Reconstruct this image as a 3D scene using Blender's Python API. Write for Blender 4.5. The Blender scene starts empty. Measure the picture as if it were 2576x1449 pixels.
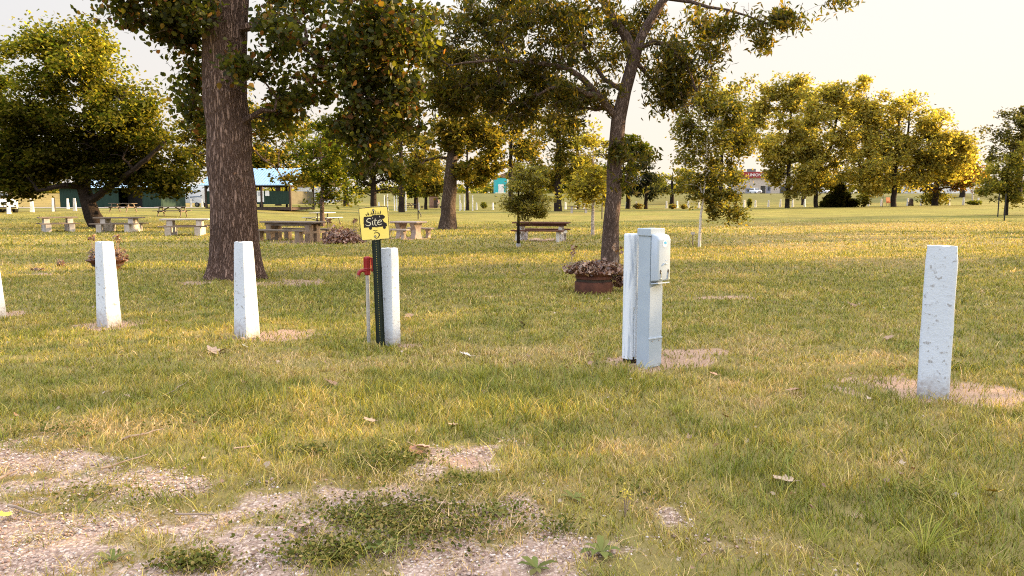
import bpy, bmesh, math, random
import numpy as np
from mathutils import Vector, Matrix, Euler

random.seed(7)
RNG = np.random.default_rng(7)
SC = bpy.context.scene
COL = SC.collection
R = math.radians

# ------------------------------------------------------------------ camera frame
FOC, CX, CY, HOR = 1910.0, 1288.0, 724.5, 503.0
CAMZ = 1.6
PITCH = math.atan((CY - HOR) / FOC)
SUN_AZ, SUN_EL = R(74), R(13)

def sstep(a, b, x):
    t = np.clip((np.asarray(x, float) - a) / (b - a), 0, 1)
    return t * t * (3 - 2 * t)

def TZ(x, y):
    x = np.asarray(x, float); y = np.asarray(y, float)
    z = 0.0105 * np.maximum(0, x) * sstep(25, 95, y) * (1 - sstep(75, 160, x) * .0)
    z = np.minimum(z, 1.2)
    z = z + 0.6 * sstep(-18, -34, x) * sstep(40, 60, y)
    z = z + np.maximum(0, 3.3 - z) * sstep(176, 203, y)
    near = 1 - sstep(25, 50, y)
    z = z + near * (0.018 * np.sin(x * 1.3 + 0.7 * y) + 0.02 * np.sin(0.9 * y - 0.5 * x + 1.3))
    return z

def ray(px, py):
    a = (px - CX) / FOC; b = -(py - CY) / FOC
    return (a, math.cos(PITCH) + b * math.sin(PITCH), -math.sin(PITCH) + b * math.cos(PITCH))

def P(px, py, d):
    """point seen at (px,py) lying d metres ahead"""
    r = ray(px, py); s = d / r[1]
    return Vector((r[0] * s, d, CAMZ + r[2] * s))

def G(px, py):
    """ground point seen at (px,py)"""
    r = ray(px, py)
    z = 0.0; p = None
    for _ in range(14):
        s = (z - CAMZ) / r[2]
        p = (r[0] * s, r[1] * s)
        z = 0.5 * z + 0.5 * float(TZ(p[0], min(p[1], 170)))
    return Vector((p[0], p[1], float(TZ(p[0], p[1]))))

def GD(px, d):
    x = (px - CX) / FOC * d * math.cos(PITCH)
    return Vector((x, d, float(TZ(x, d))))

# ------------------------------------------------------------------ noise
def _h(ix, iy, s):
    h = (ix.astype(np.int64) * 374761393 + iy.astype(np.int64) * 668265263 + s * 974634211) & 0xffffffff
    h = ((h ^ (h >> 13)) * 1274126177) & 0xffffffff
    h = h ^ (h >> 16)
    return h / 4294967296.0

def vnoise(x, y, s=0):
    x = np.asarray(x, float); y = np.asarray(y, float)
    ix = np.floor(x); iy = np.floor(y); fx = x - ix; fy = y - iy
    fx = fx * fx * (3 - 2 * fx); fy = fy * fy * (3 - 2 * fy)
    a = _h(ix, iy, s); b = _h(ix + 1, iy, s); c = _h(ix, iy + 1, s); d = _h(ix + 1, iy + 1, s)
    return (a * (1 - fx) + b * fx) * (1 - fy) + (c * (1 - fx) + d * fx) * fy

def fbm(x, y, s=0, o=3):
    v = 0; a = .5; t = 0
    for k in range(o):
        v = v + a * vnoise(x * 2 ** k, y * 2 ** k, s + k * 17); t += a; a *= .55
    return v / t

# ------------------------------------------------------------------ object helpers
def put(o, label=None, cat=None, group=None, kind=None):
    if label: o['label'] = label
    if cat: o['category'] = cat
    if group: o['group'] = group
    if kind: o['kind'] = kind
    return o

def empty(name, loc, rz=0, label=None, cat=None, group=None, rot=None):
    o = bpy.data.objects.new(name, None); COL.objects.link(o)
    o.location = loc; o.rotation_euler = rot if rot else (0, 0, rz)
    o.empty_display_size = .2
    return put(o, label, cat, group)

def link(name, me, mat, parent=None, loc=None, smooth=False):
    o = bpy.data.objects.new(name, me); COL.objects.link(o)
    if mat is not None and not me.materials: me.materials.append(mat)
    if parent: o.parent = parent
    if loc is not None: o.location = loc
    if smooth: me.shade_smooth()
    return o

def np_mesh(name, verts, loops, starts, totals, col=None):
    me = bpy.data.meshes.new(name)
    nv = len(verts); nl = len(loops); nf = len(starts)
    me.vertices.add(nv); me.vertices.foreach_set('co', np.ascontiguousarray(verts, dtype=np.float32).ravel())
    me.loops.add(nl); me.loops.foreach_set('vertex_index', np.ascontiguousarray(loops, dtype=np.int32))
    me.polygons.add(nf)
    me.polygons.foreach_set('loop_start', np.ascontiguousarray(starts, dtype=np.int32))
    me.polygons.foreach_set('loop_total', np.ascontiguousarray(totals, dtype=np.int32))
    me.update(calc_edges=True)
    if col is not None:
        at = me.color_attributes.new('Col', 'FLOAT_COLOR', 'POINT')
        c = np.ones((nv, 4), np.float32); c[:, :3] = col
        at.data.foreach_set('color', c.ravel())
    return me

class MB:
    def __init__(s): s.v = []; s.f = []
    def add(s, vs, fs):
        o = len(s.v); s.v += [tuple(map(float, q)) for q in vs]; s.f += [tuple(i + o for i in f) for f in fs]; return s
    def box(s, c, size, rot=(0, 0, 0), taper=1.0):
        hx, hy, hz = size[0] / 2, size[1] / 2, size[2] / 2
        vs = []
        for z, t in ((-hz, 1.0), (hz, taper)):
            for x, y in ((-hx, -hy), (hx, -hy), (hx, hy), (-hx, hy)): vs.append(Vector((x * t, y * t, z)))
        m = Euler(rot).to_matrix()
        vs = [m @ q + Vector(c) for q in vs]
        return s.add(vs, [(3, 2, 1, 0), (4, 5, 6, 7), (0, 1, 5, 4), (1, 2, 6, 5), (2, 3, 7, 6), (3, 0, 4, 7)])
    def bar(s, a, b, w, h):
        a = Vector(a); b = Vector(b); t = (b - a).normalized()
        up = Vector((0, 0, 1)) if abs(t.z) < .95 else Vector((0, 1, 0))
        r = t.cross(up).normalized(); u = r.cross(t)
        vs = []
        for q in (a, b):
            for i, j in ((-1, -1), (1, -1), (1, 1), (-1, 1)): vs.append(q + r * (i * w / 2) + u * (j * h / 2))
        return s.add(vs, [(3, 2, 1, 0), (4, 5, 6, 7), (0, 1, 5, 4), (1, 2, 6, 5), (2, 3, 7, 6), (3, 0, 4, 7)])
    def tube(s, pts, rad, k=8, cap=True, mod=None):
        pts = [Vector(p) for p in pts]; n = len(pts)
        if not hasattr(rad, '__len__'): rad = [rad] * n
        t0 = (pts[1] - pts[0]).normalized()
        ref = Vector((1, 0, 0)) if abs(t0.x) < .8 else Vector((0, 1, 0))
        nrm = (ref - t0 * ref.dot(t0)).normalized()
        o = len(s.v)
        for i, p in enumerate(pts):
            t = (pts[min(i + 1, n - 1)] - pts[max(i - 1, 0)])
            t = t.normalized() if t.length > 1e-9 else t0
            nrm = (nrm - t * nrm.dot(t)); nrm = nrm.normalized() if nrm.length > 1e-6 else t.orthogonal().normalized()
            bn = t.cross(nrm)
            for j in range(k):
                a = 2 * math.pi * j / k
                r = rad[i] * (mod(a, p.z) if mod else 1)
                q = p + nrm * (math.cos(a) * r) + bn * (math.sin(a) * r)
                s.v.append((q.x, q.y, q.z))
        for i in range(n - 1):
            for j in range(k):
                a = o + i * k + j; b = o + i * k + (j + 1) % k
                s.f.append((a, b, b + k, a + k))
        if cap:
            s.f.append(tuple(o + j for j in reversed(range(k)))); s.f.append(tuple(o + (n - 1) * k + j for j in range(k)))
        return s
    def lathe(s, prof, k=24, c=(0, 0, 0), closed=False):
        o = len(s.v); n = len(prof)
        for r, z in prof:
            for j in range(k):
                a = 2 * math.pi * j / k
                s.v.append((c[0] + r * math.cos(a), c[1] + r * math.sin(a), c[2] + z))
        for i in range(n - 1 + (1 if closed else 0)):
            for j in range(k):
                a = o + i * k + j; b = o + i * k + (j + 1) % k
                i2 = (i + 1) % n
                s.f.append((a, b, o + i2 * k + (j + 1) % k, o + i2 * k + j))
        if not closed:
            if prof[0][0] > 1e-4: s.f.append(tuple(o + j for j in reversed(range(k))))
            if prof[-1][0] > 1e-4: s.f.append(tuple(o + (n - 1) * k + j for j in range(k)))
        return s
    def prism(s, poly, y0, y1):
        """poly in (x,z), extruded along y"""
        n = len(poly); o = len(s.v)
        for y in (y0, y1):
            for x, z in poly: s.v.append((x, y, z))
        s.f.append(tuple(o + i for i in range(n))); s.f.append(tuple(o + n + i for i in reversed(range(n))))
        for i in range(n):
            j = (i + 1) % n
            s.f.append((o + j, o + i, o + n + i, o + n + j))
        return s
    def mesh(s, name, bevel=0, seg=2, rough=0.0):
        me = bpy.data.meshes.new(name); me.from_pydata(s.v, [], s.f); me.update()
        bm = bmesh.new(); bm.from_mesh(me)
        bmesh.ops.recalc_face_normals(bm, faces=bm.faces)
        if bevel > 0:
            es = [e for e in bm.edges if len(e.link_faces) == 2 and e.calc_face_angle(0) > .5]
            bmesh.ops.bevel(bm, geom=es, offset=bevel, segments=seg, affect='EDGES', profile=.5, clamp_overlap=True)
        bm.to_mesh(me); bm.free(); me.update()
        return me
    def build(s, name, mat, parent=None, bevel=0, seg=2, smooth=False, loc=None):
        me = s.mesh(name, bevel, seg)
        o = link(name, me, mat, parent, loc)
        if smooth:
            me.shade_smooth()
            try: me.set_sharp_from_angle(angle=R(38))
            except Exception: pass
        return o

def kids(o): return [c for c in bpy.data.objects if c.parent == o]
def dup(root, loc=None, rz=None, label=None, scale=None, group=None):
    r = root.copy(); COL.objects.link(r)
    if loc is not None: r.location = loc
    if rz is not None: r.rotation_euler = (0, 0, rz)
    if label: r['label'] = label
    if group: r['group'] = group
    if scale: r.scale = (scale,) * 3 if not hasattr(scale, '__len__') else scale
    for ch in list(kids(root)):
        c = ch.copy(); COL.objects.link(c); c.parent = r
        for g in list(kids(ch)):
            d = g.copy(); COL.objects.link(d); d.parent = c
    return r

# ------------------------------------------------------------------ materials
class NT:
    def __init__(s, name):
        s.m = bpy.data.materials.new(name); s.m.use_nodes = True
        s.t = s.m.node_tree; s.t.nodes.clear()
        s.out = s.t.nodes.new('ShaderNodeOutputMaterial')
    def n(s, typ, **kw):
        nd = s.t.nodes.new('ShaderNode' + typ)
        for k, v in kw.items():
            if hasattr(nd, k) and not k.startswith('i_'): setattr(nd, k, v)
        return nd
    def l(s, a, b): s.t.links.new(a, b)
    def noise(s, scale, detail=4, rough=.6, vec=None, stretch=None, dist=0):
        nz = s.n('TexNoise'); nz.inputs['Scale'].default_value = scale; nz.inputs['Detail'].default_value = detail
        nz.inputs['Roughness'].default_value = rough; nz.inputs['Distortion'].default_value = dist
        tc = s.n('TexCoord'); src = tc.outputs['Object'] if vec is None else vec
        if stretch:
            mp = s.n('Mapping'); mp.inputs['Scale'].default_value = stretch; s.l(src, mp.inputs[0]); src = mp.outputs[0]
        s.l(src, nz.inputs['Vector']); return nz.outputs['Fac']
    def ramp(s, fac, stops):
        r = s.n('ValToRGB'); e = r.color_ramp.elements
        while len(e) < len(stops): e.new(.5)
        for el, (p, c) in zip(e, stops):
            el.position = p; el.color = (*c, 1) if hasattr(c, '__len__') else (c, c, c, 1)
        s.l(fac, r.inputs[0]); return r.outputs[0]
    def mix(s, fac, a, b, mode='MIX'):
        m = s.n('MixRGB'); m.blend_type = mode
        for i, v in ((0, fac), (1, a), (2, b)):
            if isinstance(v, (int, float)): m.inputs[i].default_value = v
            elif isinstance(v, tuple): m.inputs[i].default_value = (*v, 1) if len(v) == 3 else v
            else: s.l(v, m.inputs[i])
        return m.outputs[0]
    def math(s, op, a, b=0.0):
        m = s.n('Math'); m.operation = op
        for i, v in ((0, a), (1, b)):
            if isinstance(v, (int, float)): m.inputs[i].default_value = v
            else: s.l(v, m.inputs[i])
        return m.outputs[0]
    def attr(s, name='Col'):
        a = s.n('Attribute'); a.attribute_name = name; return a.outputs['Color']
    def bump(s, h, strength=.4, dist=.02):
        b = s.n('Bump'); b.inputs['Strength'].default_value = strength; b.inputs['Distance'].default_value = dist
        s.l(h, b.inputs['Height']); return b.outputs[0]
    def pbr(s, col, rough=.7, metal=0, bump=None, spec=.4):
        p = s.n('BsdfPrincipled')
        if isinstance(col, tuple): p.inputs['Base Color'].default_value = (*col, 1)
        else: s.l(col, p.inputs['Base Color'])
        if isinstance(rough, (int, float)): p.inputs['Roughness'].default_value = rough
        else: s.l(rough, p.inputs['Roughness'])
        p.inputs['Metallic'].default_value = metal
        p.inputs['Specular IOR Level'].default_value = spec
        if bump is not None: s.l(bump, p.inputs['Normal'])
        s.l(p.outputs[0], s.out.inputs[0]); return s.m

def mat_var(name, c1, c2, scale=6, rough=.7, metal=0, bump=.2, bdist=.01, stretch=None, spec=.4, detail=5, lo=.35, hi=.65):
    t = NT(name); nz = t.noise(scale, detail, .65, stretch=stretch)
    return t.pbr(t.ramp(nz, [(lo, c1), (hi, c2)]), rough, metal, t.bump(nz, bump, bdist) if bump else None, spec)

def mat_leaf(name, trans=.45, tint=(2.1, 1.9, .65), gloss=.012, dtint=(.78, .72, .64)):
    t = NT(name); c = t.attr()
    d = t.n('BsdfDiffuse'); t.l(t.mix(1.0, c, dtint, 'MULTIPLY'), d.inputs[0])
    tr = t.n('BsdfTranslucent'); t.l(t.mix(1.0, c, tint, 'MULTIPLY'), tr.inputs[0])
    m = t.n('MixShader'); m.inputs[0].default_value = trans
    t.l(d.outputs[0], m.inputs[1]); t.l(tr.outputs[0], m.inputs[2])
    res = m.outputs[0]
    if gloss:
        g = t.n('BsdfGlossy'); g.inputs['Roughness'].default_value = .45; g.inputs[0].default_value = (1, 1, 1, 1)
        m2 = t.n('MixShader'); m2.inputs[0].default_value = gloss
        t.l(res, m2.inputs[1]); t.l(g.outputs[0], m2.inputs[2]); res = m2.outputs[0]
    t.l(res, t.out.inputs[0]); return t.m

def mat_bark(name, dark, light, scale=1.0, strength=.9, dist=.05):
    t = NT(name)
    tc = t.n('TexCoord')
    mp = t.n('Mapping'); mp.inputs['Scale'].default_value = (20 * scale, 20 * scale, 2.7 * scale); t.l(tc.outputs['Object'], mp.inputs[0])
    wv = t.n('TexNoise'); wv.inputs['Scale'].default_value = 1.5; t.l(mp.outputs[0], wv.inputs['Vector'])
    add = t.n('VectorMath'); add.operation = 'ADD'; t.l(mp.outputs[0], add.inputs[0]); sc_ = t.n('VectorMath'); sc_.operation = 'SCALE'; sc_.inputs[3].default_value = 2.2; t.l(wv.outputs['Color'], sc_.inputs[0]); t.l(sc_.outputs[0], add.inputs[1])
    vo = t.n('TexVoronoi'); vo.feature = 'DISTANCE_TO_EDGE'; vo.inputs['Scale'].default_value = 1.0; t.l(add.outputs[0], vo.inputs['Vector'])
    ridge = t.ramp(vo.outputs['Distance'], [(0.0, 0.0), (.28, 1.0)])
    fine = t.noise(38 * scale, 6, .7, stretch=(1, 1, .35))
    big = t.noise(1.3, 3, .5)
    col = t.mix(ridge, dark, light)
    col = t.mix(t.math('MULTIPLY', fine, .55), col, tuple(q * .45 for q in dark))
    col = t.mix(.55, col, t.ramp(big, [(.3, .55), (.7, 1.25)]), 'MULTIPLY')
    h = t.math('ADD', ridge, t.math('MULTIPLY', fine, .4))
    return t.pbr(col, .92, 0, t.bump(h, strength, dist), .15)

M = {}
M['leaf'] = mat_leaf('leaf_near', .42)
M['leaf_dark'] = mat_leaf('leaf_shaded_boughs', .42, (2.3, 1.95, .6), .012, (.74, .66, .54))  # darker copy of the near leaf, bough shade put into its tint
M['weed_leaf'] = mat_leaf('weed_leaf', .25, (1.3, 1.25, .7), .005, (1, .95, .8))
M['leaf_far'] = mat_leaf('leaf_distant', .5, gloss=0)
M['dry_leaf'] = mat_leaf('dry_leaf', .2, (1.3, 1.1, .8), .05, (1, 1, 1))
M['blade'] = mat_leaf('grass_blade', .3, (1.4, 1.25, .6), .02, (1, .96, .9))
M['bark_big'] = mat_bark('bark_furrowed', (.12, .068, .048), (.4, .262, .2), 1.0, 1.0, .05)
M['bark'] = mat_bark('bark_grey', (.1, .062, .047), (.36, .255, .205), 1.6, .9, .03)
M['bark_dark'] = mat_bark('bark_dark', (.02, .014, .01), (.075, .052, .04), 1.2, .8, .03)
M['bark_tan'] = mat_bark('bark_tan', (.07, .045, .03), (.24, .17, .125), 1.0, .9, .05)
M['birch_tan'] = mat_var('bark_pale_tan', (.16, .11, .08), (.5, .42, .35), 9, .8, 0, .3, .01, (1, 1, 3), .2, 5, .36, .56)
M['birch'] = mat_var('bark_white', (.28, .23, .19), (.72, .66, .6), 9, .8, 0, .3, .01, (1, 1, 3), .2, 5, .36, .46)

def mat_paint(name, base, stain, chip):
    t = NT(name)
    a = t.noise(3.0, 6, .7); b = t.noise(26, 4, .6); c = t.noise(60, 3, .6)
    col = t.mix(t.ramp(a, [(.45, 0.0), (.8, .5)]), base, stain)
    col = t.mix(t.ramp(b, [(.6, 0.0), (.67, .85)]), col, chip)
    tc = t.n('TexCoord'); sp = t.n('SeparateXYZ'); t.l(tc.outputs['Object'], sp.inputs[0])
    low = t.math('ADD', sp.outputs[2], t.math('ADD', t.math('MULTIPLY', t.math('SUBTRACT', b, .5), .4), t.math('MULTIPLY', t.math('SUBTRACT', a, .5), .5)))
    col = t.mix(t.ramp(low, [(0.02, .8), (.26, 0.0)]), col, (.26, .2, .155))
    h = t.math('ADD', t.math('MULTIPLY', b, .6), t.math('MULTIPLY', c, .4))
    return t.pbr(col, .75, 0, t.bump(h, .45, .012), .25)
M['white_paint'] = mat_paint('white_painted_concrete', (.6, .64, .69), (.48, .5, .52), (.3, .285, .27))
M['white_wood'] = mat_var('white_painted_wood', (.42, .47, .54), (.72, .755, .79), 5, .8, 0, .35, .008, (5, 5, .5), .2, 6, .36, .5)
M['rot'] = mat_var('rotten_wood', (.012, .009, .007), (.05, .034, .025), 18, .95, 0, .8, .02)
M['white_far'] = mat_var('white_weathered', (.62, .58, .53), (.84, .81, .77), 3, .8, 0, .1)
M['ped'] = mat_var('grey_powder_coat', (.36, .42, .475), (.41, .47, .52), 4, .42, 0, .03, .004, None, .5)
M['ped_cover'] = mat_var('pale_grey_plastic', (.43, .49, .555), (.48, .535, .595), 4, .38, 0, .02, .004, None, .5)
M['steel'] = mat_var('galvanised_steel', (.42, .4, .38), (.58, .56, .53), 9, .45, .5, .05, .003)
M['chrome'] = mat_var('bright_latch', (.7, .7, .7), (.85, .85, .85), 9, .25, .9, .02, .003)
M['black'] = mat_var('black_rubber', (.012, .011, .011), (.025, .023, .022), 8, .6, 0, .1)
M['sticker'] = mat_var('white_sticker', (.8, .8, .8), (.86, .86, .86), 4, .5, 0, 0)
M['blue'] = mat_var('light_blue_ink', (.08, .42, .68), (.1, .48, .72), 4, .5, 0, 0)
M['green_steel'] = mat_var('dark_green_steel', (.006, .013, .01), (.011, .022, .017), 9, .45, .2, .1, .003)
M['sign_yellow'] = mat_var('yellow_sign_face', (.95, .74, .15), (.96, .76, .18), 5, .45, 0, .02, .002)
M['sign_edge'] = mat_var('pale_yellow_sign_edge', (.82, .66, .27), (.85, .7, .32), 5, .45, 0, 0)
M['ink'] = mat_var('black_brown_ink', (.012, .008, .008), (.018, .012, .012), 5, .5, 0, 0)
M['cream'] = mat_var('cream_letter', (.82, .74, .5), (.86, .78, .55), 5, .5, 0, 0)
M['red'] = mat_var('red_hydrant_paint', (.24, .012, .012), (.34, .02, .018), 12, .4, 0, .15, .004)
M['brass'] = mat_var('worn_brass', (.3, .2, .1), (.42, .3, .17), 12, .4, .8, .1, .003)
M['rust'] = mat_var('rusty_rim', (.06, .022, .013), (.14, .05, .028), 7, .7, .15, .3, .006, None, .35)
M['soil'] = mat_var('planter_soil', (.03, .02, .014), (.07, .05, .035), 20, .95, 0, .6, .03)
M['concrete'] = mat_var('table_concrete', (.3, .255, .21), (.52, .46, .4), 3, .85, 0, .3, .01, None, .2)
M['concrete_pink'] = mat_var('aggregate_concrete', (.29, .215, .17), (.42, .325, .26), 12, .85, 0, .3, .01, None, .2)
M['plank'] = mat_var('weathered_plank', (.1, .075, .055), (.24, .185, .14), 4, .8, 0, .4, .01, (.6, 9, 6), .2)
M['plank_grey'] = mat_var('pale_grey_plank', (.32, .29, .26), (.5, .46, .42), 4, .8, 0, .4, .01, (.6, 9, 6), .2)
M['plank_red'] = mat_var('brown_stained_plank', (.07, .028, .018), (.17, .075, .045), 4, .75, 0, .3, .01, (.6, 9, 6), .2)
M['timber'] = mat_var('tan_timber', (.17, .12, .08), (.32, .235, .165), 4, .8, 0, .4, .01, (9, 9, .6), .2)
M['peel'] = mat_var('peeling_white_timber', (.22, .17, .13), (.72, .68, .63), 7, .85, 0, .4, .01, None, .2, 6, .38, .52)
M['pipe_dark'] = mat_var('dark_steel', (.02, .018, .017), (.05, .045, .042), 9, .5, .4, .1, .003)
M['roof_blue'] = mat_var('pale_blue_metal_roof', (.27, .43, .58), (.34, .5, .65), 3, .4, .1, .05, .01)
M['green_wall'] = mat_var('dark_green_boarding', (.012, .028, .02), (.024, .05, .035), 3, .75, 0, .3, .02, (6, 6, .3), .2)
M['olive_wall'] = mat_var('olive_boarding', (.075, .068, .042), (.11, .098, .064), 3, .75, 0, .2, .02)
M['dark_timber'] = mat_var('dark_timber', (.03, .018, .012), (.075, .045, .03), 5, .8, 0, .3, .01)
M['paper'] = mat_var('white_notice_paper', (.75, .74, .72), (.82, .81, .79), 5, .8, 0, 0)
M['paper_ink'] = mat_var('grey_print', (.16, .2, .26), (.22, .26, .32), 5, .8, 0, 0)
M['car_white'] = mat_var('white_car_paint', (.74, .74, .75), (.8, .8, .81), 3, .25, 0, 0, .01, None, .6)
M['glass'] = mat_var('dark_glass', (.015, .018, .022), (.03, .035, .04), 2, .08, 0, 0, .01, None, .8)
M['lamp'] = mat_var('headlight_glass', (.45, .47, .5), (.6, .62, .65), 5, .15, .3, 0)
M['tyre'] = mat_var('tyre_rubber', (.012, .012, .012), (.028, .027, .026), 12, .85, 0, .2)
M['rim'] = mat_var('alloy_rim', (.35, .35, .36), (.5, .5, .51), 6, .35, .7, 0)
M['stucco'] = mat_var('beige_stucco', (.42, .36, .3), (.52, .45, .38), 2, .85, 0, .1)
M['pale_wall'] = mat_var('pale_wall', (.5, .49, .5), (.6, .59, .6), 2, .8, 0, .05)
M['red_fascia'] = mat_var('dark_red_fascia', (.22, .02, .022), (.28, .03, .03), 3, .6, 0, 0)
M['teal'] = mat_var('teal_siding', (.03, .36, .38), (.04, .42, .43), 2, .6, 0, .2, .02, (.2, .2, 6))
M['grey_roof'] = mat_var('grey_shingles', (.12, .105, .1), (.2, .18, .17), 4, .85, 0, .2)
M['door_grey'] = mat_var('grey_door', (.2, .2, .25), (.26, .26, .31), 4, .6, 0, 0)
M['brown_box'] = mat_var('brown_board', (.2, .11, .075), (.3, .18, .13), 4, .8, 0, .1)
M['skin'] = mat_var('skin', (.42, .25, .18), (.48, .3, .22), 9, .6, 0, 0)
M['cloth_dark'] = mat_var('dark_shirt', (.02, .02, .03), (.04, .04, .055), 9, .9, 0, .1)
M['cloth_grey'] = mat_var('grey_trousers', (.16, .14, .13), (.22, .2, .18), 9, .9, 0, .1)
M['hair'] = mat_var('brown_hair', (.04, .025, .015), (.07, .045, .03), 20, .7, 0, .1)
M['twig'] = mat_var('dry_twig', (.16, .11, .08), (.34, .26, .2), 15, .9, 0, .3)
M['orange'] = mat_var('orange_plastic', (.6, .18, .06), (.7, .24, .09), 5, .6, 0, 0)
M['pebble'] = None

def attr_mat(name, rough=.85):
    t = NT(name); return t.pbr(t.attr(), rough, 0, None, .2)
M['pebble'] = attr_mat('pebble')

# ------------------------------------------------------------------ ground zones
def poly_world(pts): return np.array([(G(a, b).x, G(a, b).y) for a, b in pts])
GRAVEL = poly_world([(-900, 1105), (0, 1128), (180, 1130), (330, 1150), (520, 1190), (760, 1185), (900, 1205), (1100, 1185), (1160, 1150), (1240, 1148),
                     (1300, 1215), (1420, 1225), (1500, 1262), (1600, 1330), (1640, 1395), (1900, 1440), (2100, 1500), (2300, 1700), (-1500, 1900)])
def sdist(x, y, poly):
    """signed distance, negative inside"""
    x = x.ravel(); y = y.ravel()
    d = np.full(x.shape, 1e9); ins = np.zeros(x.shape, bool); n = len(poly)
    for i in range(n):
        ax, ay = poly[i]; bx, by = poly[(i + 1) % n]
        ex, ey = bx - ax, by - ay
        t = np.clip(((x - ax) * ex + (y - ay) * ey) / (ex * ex + ey * ey + 1e-12), 0, 1)
        d = np.minimum(d, np.hypot(x - ax - t * ex, y - ay - t * ey))
        c = (ay > y) != (by > y)
        with np.errstate(divide='ignore', invalid='ignore'):
            ins ^= c & (x < (bx - ax) * (y - ay) / (by - ay + 1e-12) + ax)
    return np.where(ins, -d, d)

def ell(px, py, rx, ry):
    c = G(px, py); e = G(px + rx, py); u = G(px, py - ry); dn = G(px, py + ry)
    return (c.x, (u.y + dn.y) / 2, abs(e.x - c.x), abs(u.y - dn.y) / 2)
MULCH = [ell(2350, 982, 260, 36), ell(1645, 911, 185, 27), ell(285, 817, 100, 15), ell(690, 843, 140, 17), ell(1030, 868, 40, 6),
         ell(740, 712, 110, 10), ell(1830, 748, 100, 6), ell(1740, 884, 120, 10), ell(20, 790, 50, 9), ell(490, 712, 50, 7),
         ell(1165, 1165, 60, 20), ell(1355, 604, 75, 5), ell(740, 608, 75, 5), ell(1030, 600, 55, 4), ell(2150, 1290, 50, 14),
         ell(90, 690, 50, 4), ell(1240, 745, 50, 4)]
GREEN = [ell(1000, 1320, 300, 75), ell(820, 1400, 130, 40), ell(980, 1175, 120, 35), ell(480, 1425, 110, 30), ell(780, 760, 190, 60),
         ell(1050, 1010, 200, 110), ell(1250, 1040, 260, 90), ell(560, 1000, 300, 60), ell(1900, 1180, 190, 90), ell(2350, 1310, 220, 110), ell(1480, 960, 160, 40),
         ell(900, 880, 90, 25), ell(2430, 930, 70, 16), ell(1380, 1330, 110, 30)]
DRY = [ell(750, 930, 260, 60), ell(1600, 1130, 160, 60), ell(1520, 1230, 170, 60), ell(1750, 1300, 160, 70), ell(1880, 1000, 160, 40), ell(1850, 1390, 200, 60),
       ell(300, 1090, 320, 40), ell(2000, 900, 260, 50), ell(1200, 900, 200, 30), ell(2150, 600, 420, 18), ell(2300, 660, 240, 14), ell(1980, 620, 220, 14), ell(2150, 570, 500, 12)]

def emask(x, y, els, soft=.45, nz=None):
    m = np.zeros(np.shape(x))
    for (cx, cy, rx, ry) in els:
        q = np.hypot((x - cx) / rx, (y - cy) / ry)
        if nz is not None: q = q + nz
        m = np.maximum(m, 1 - sstep(1 - soft, 1 + soft * .5, q))
    return m

def zones(x, y):
    n1 = fbm(x * 2.2, y * 2.2, 3) - .5
    n2 = fbm(x * 6, y * 6, 9) - .5
    sd = sdist(x, y, GRAVEL).reshape(np.shape(x))
    grav = (1 - sstep(-.55, .3, sd + n1 * 1.3 + n2 * .7)) * (1 - .6 * sstep(.5, .72, fbm(x * 1.7 + 4, y * 2.6, 88) + n2 * .4))
    mul = emask(x, y, MULCH, .75, n2 * 1.1 + n1 * .7)
    grn = emask(x, y, GREEN, .7, n1 * .8)
    dry = emask(x, y, DRY, .7, n1 * .8)
    return grav, mul, grn, dry

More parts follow.
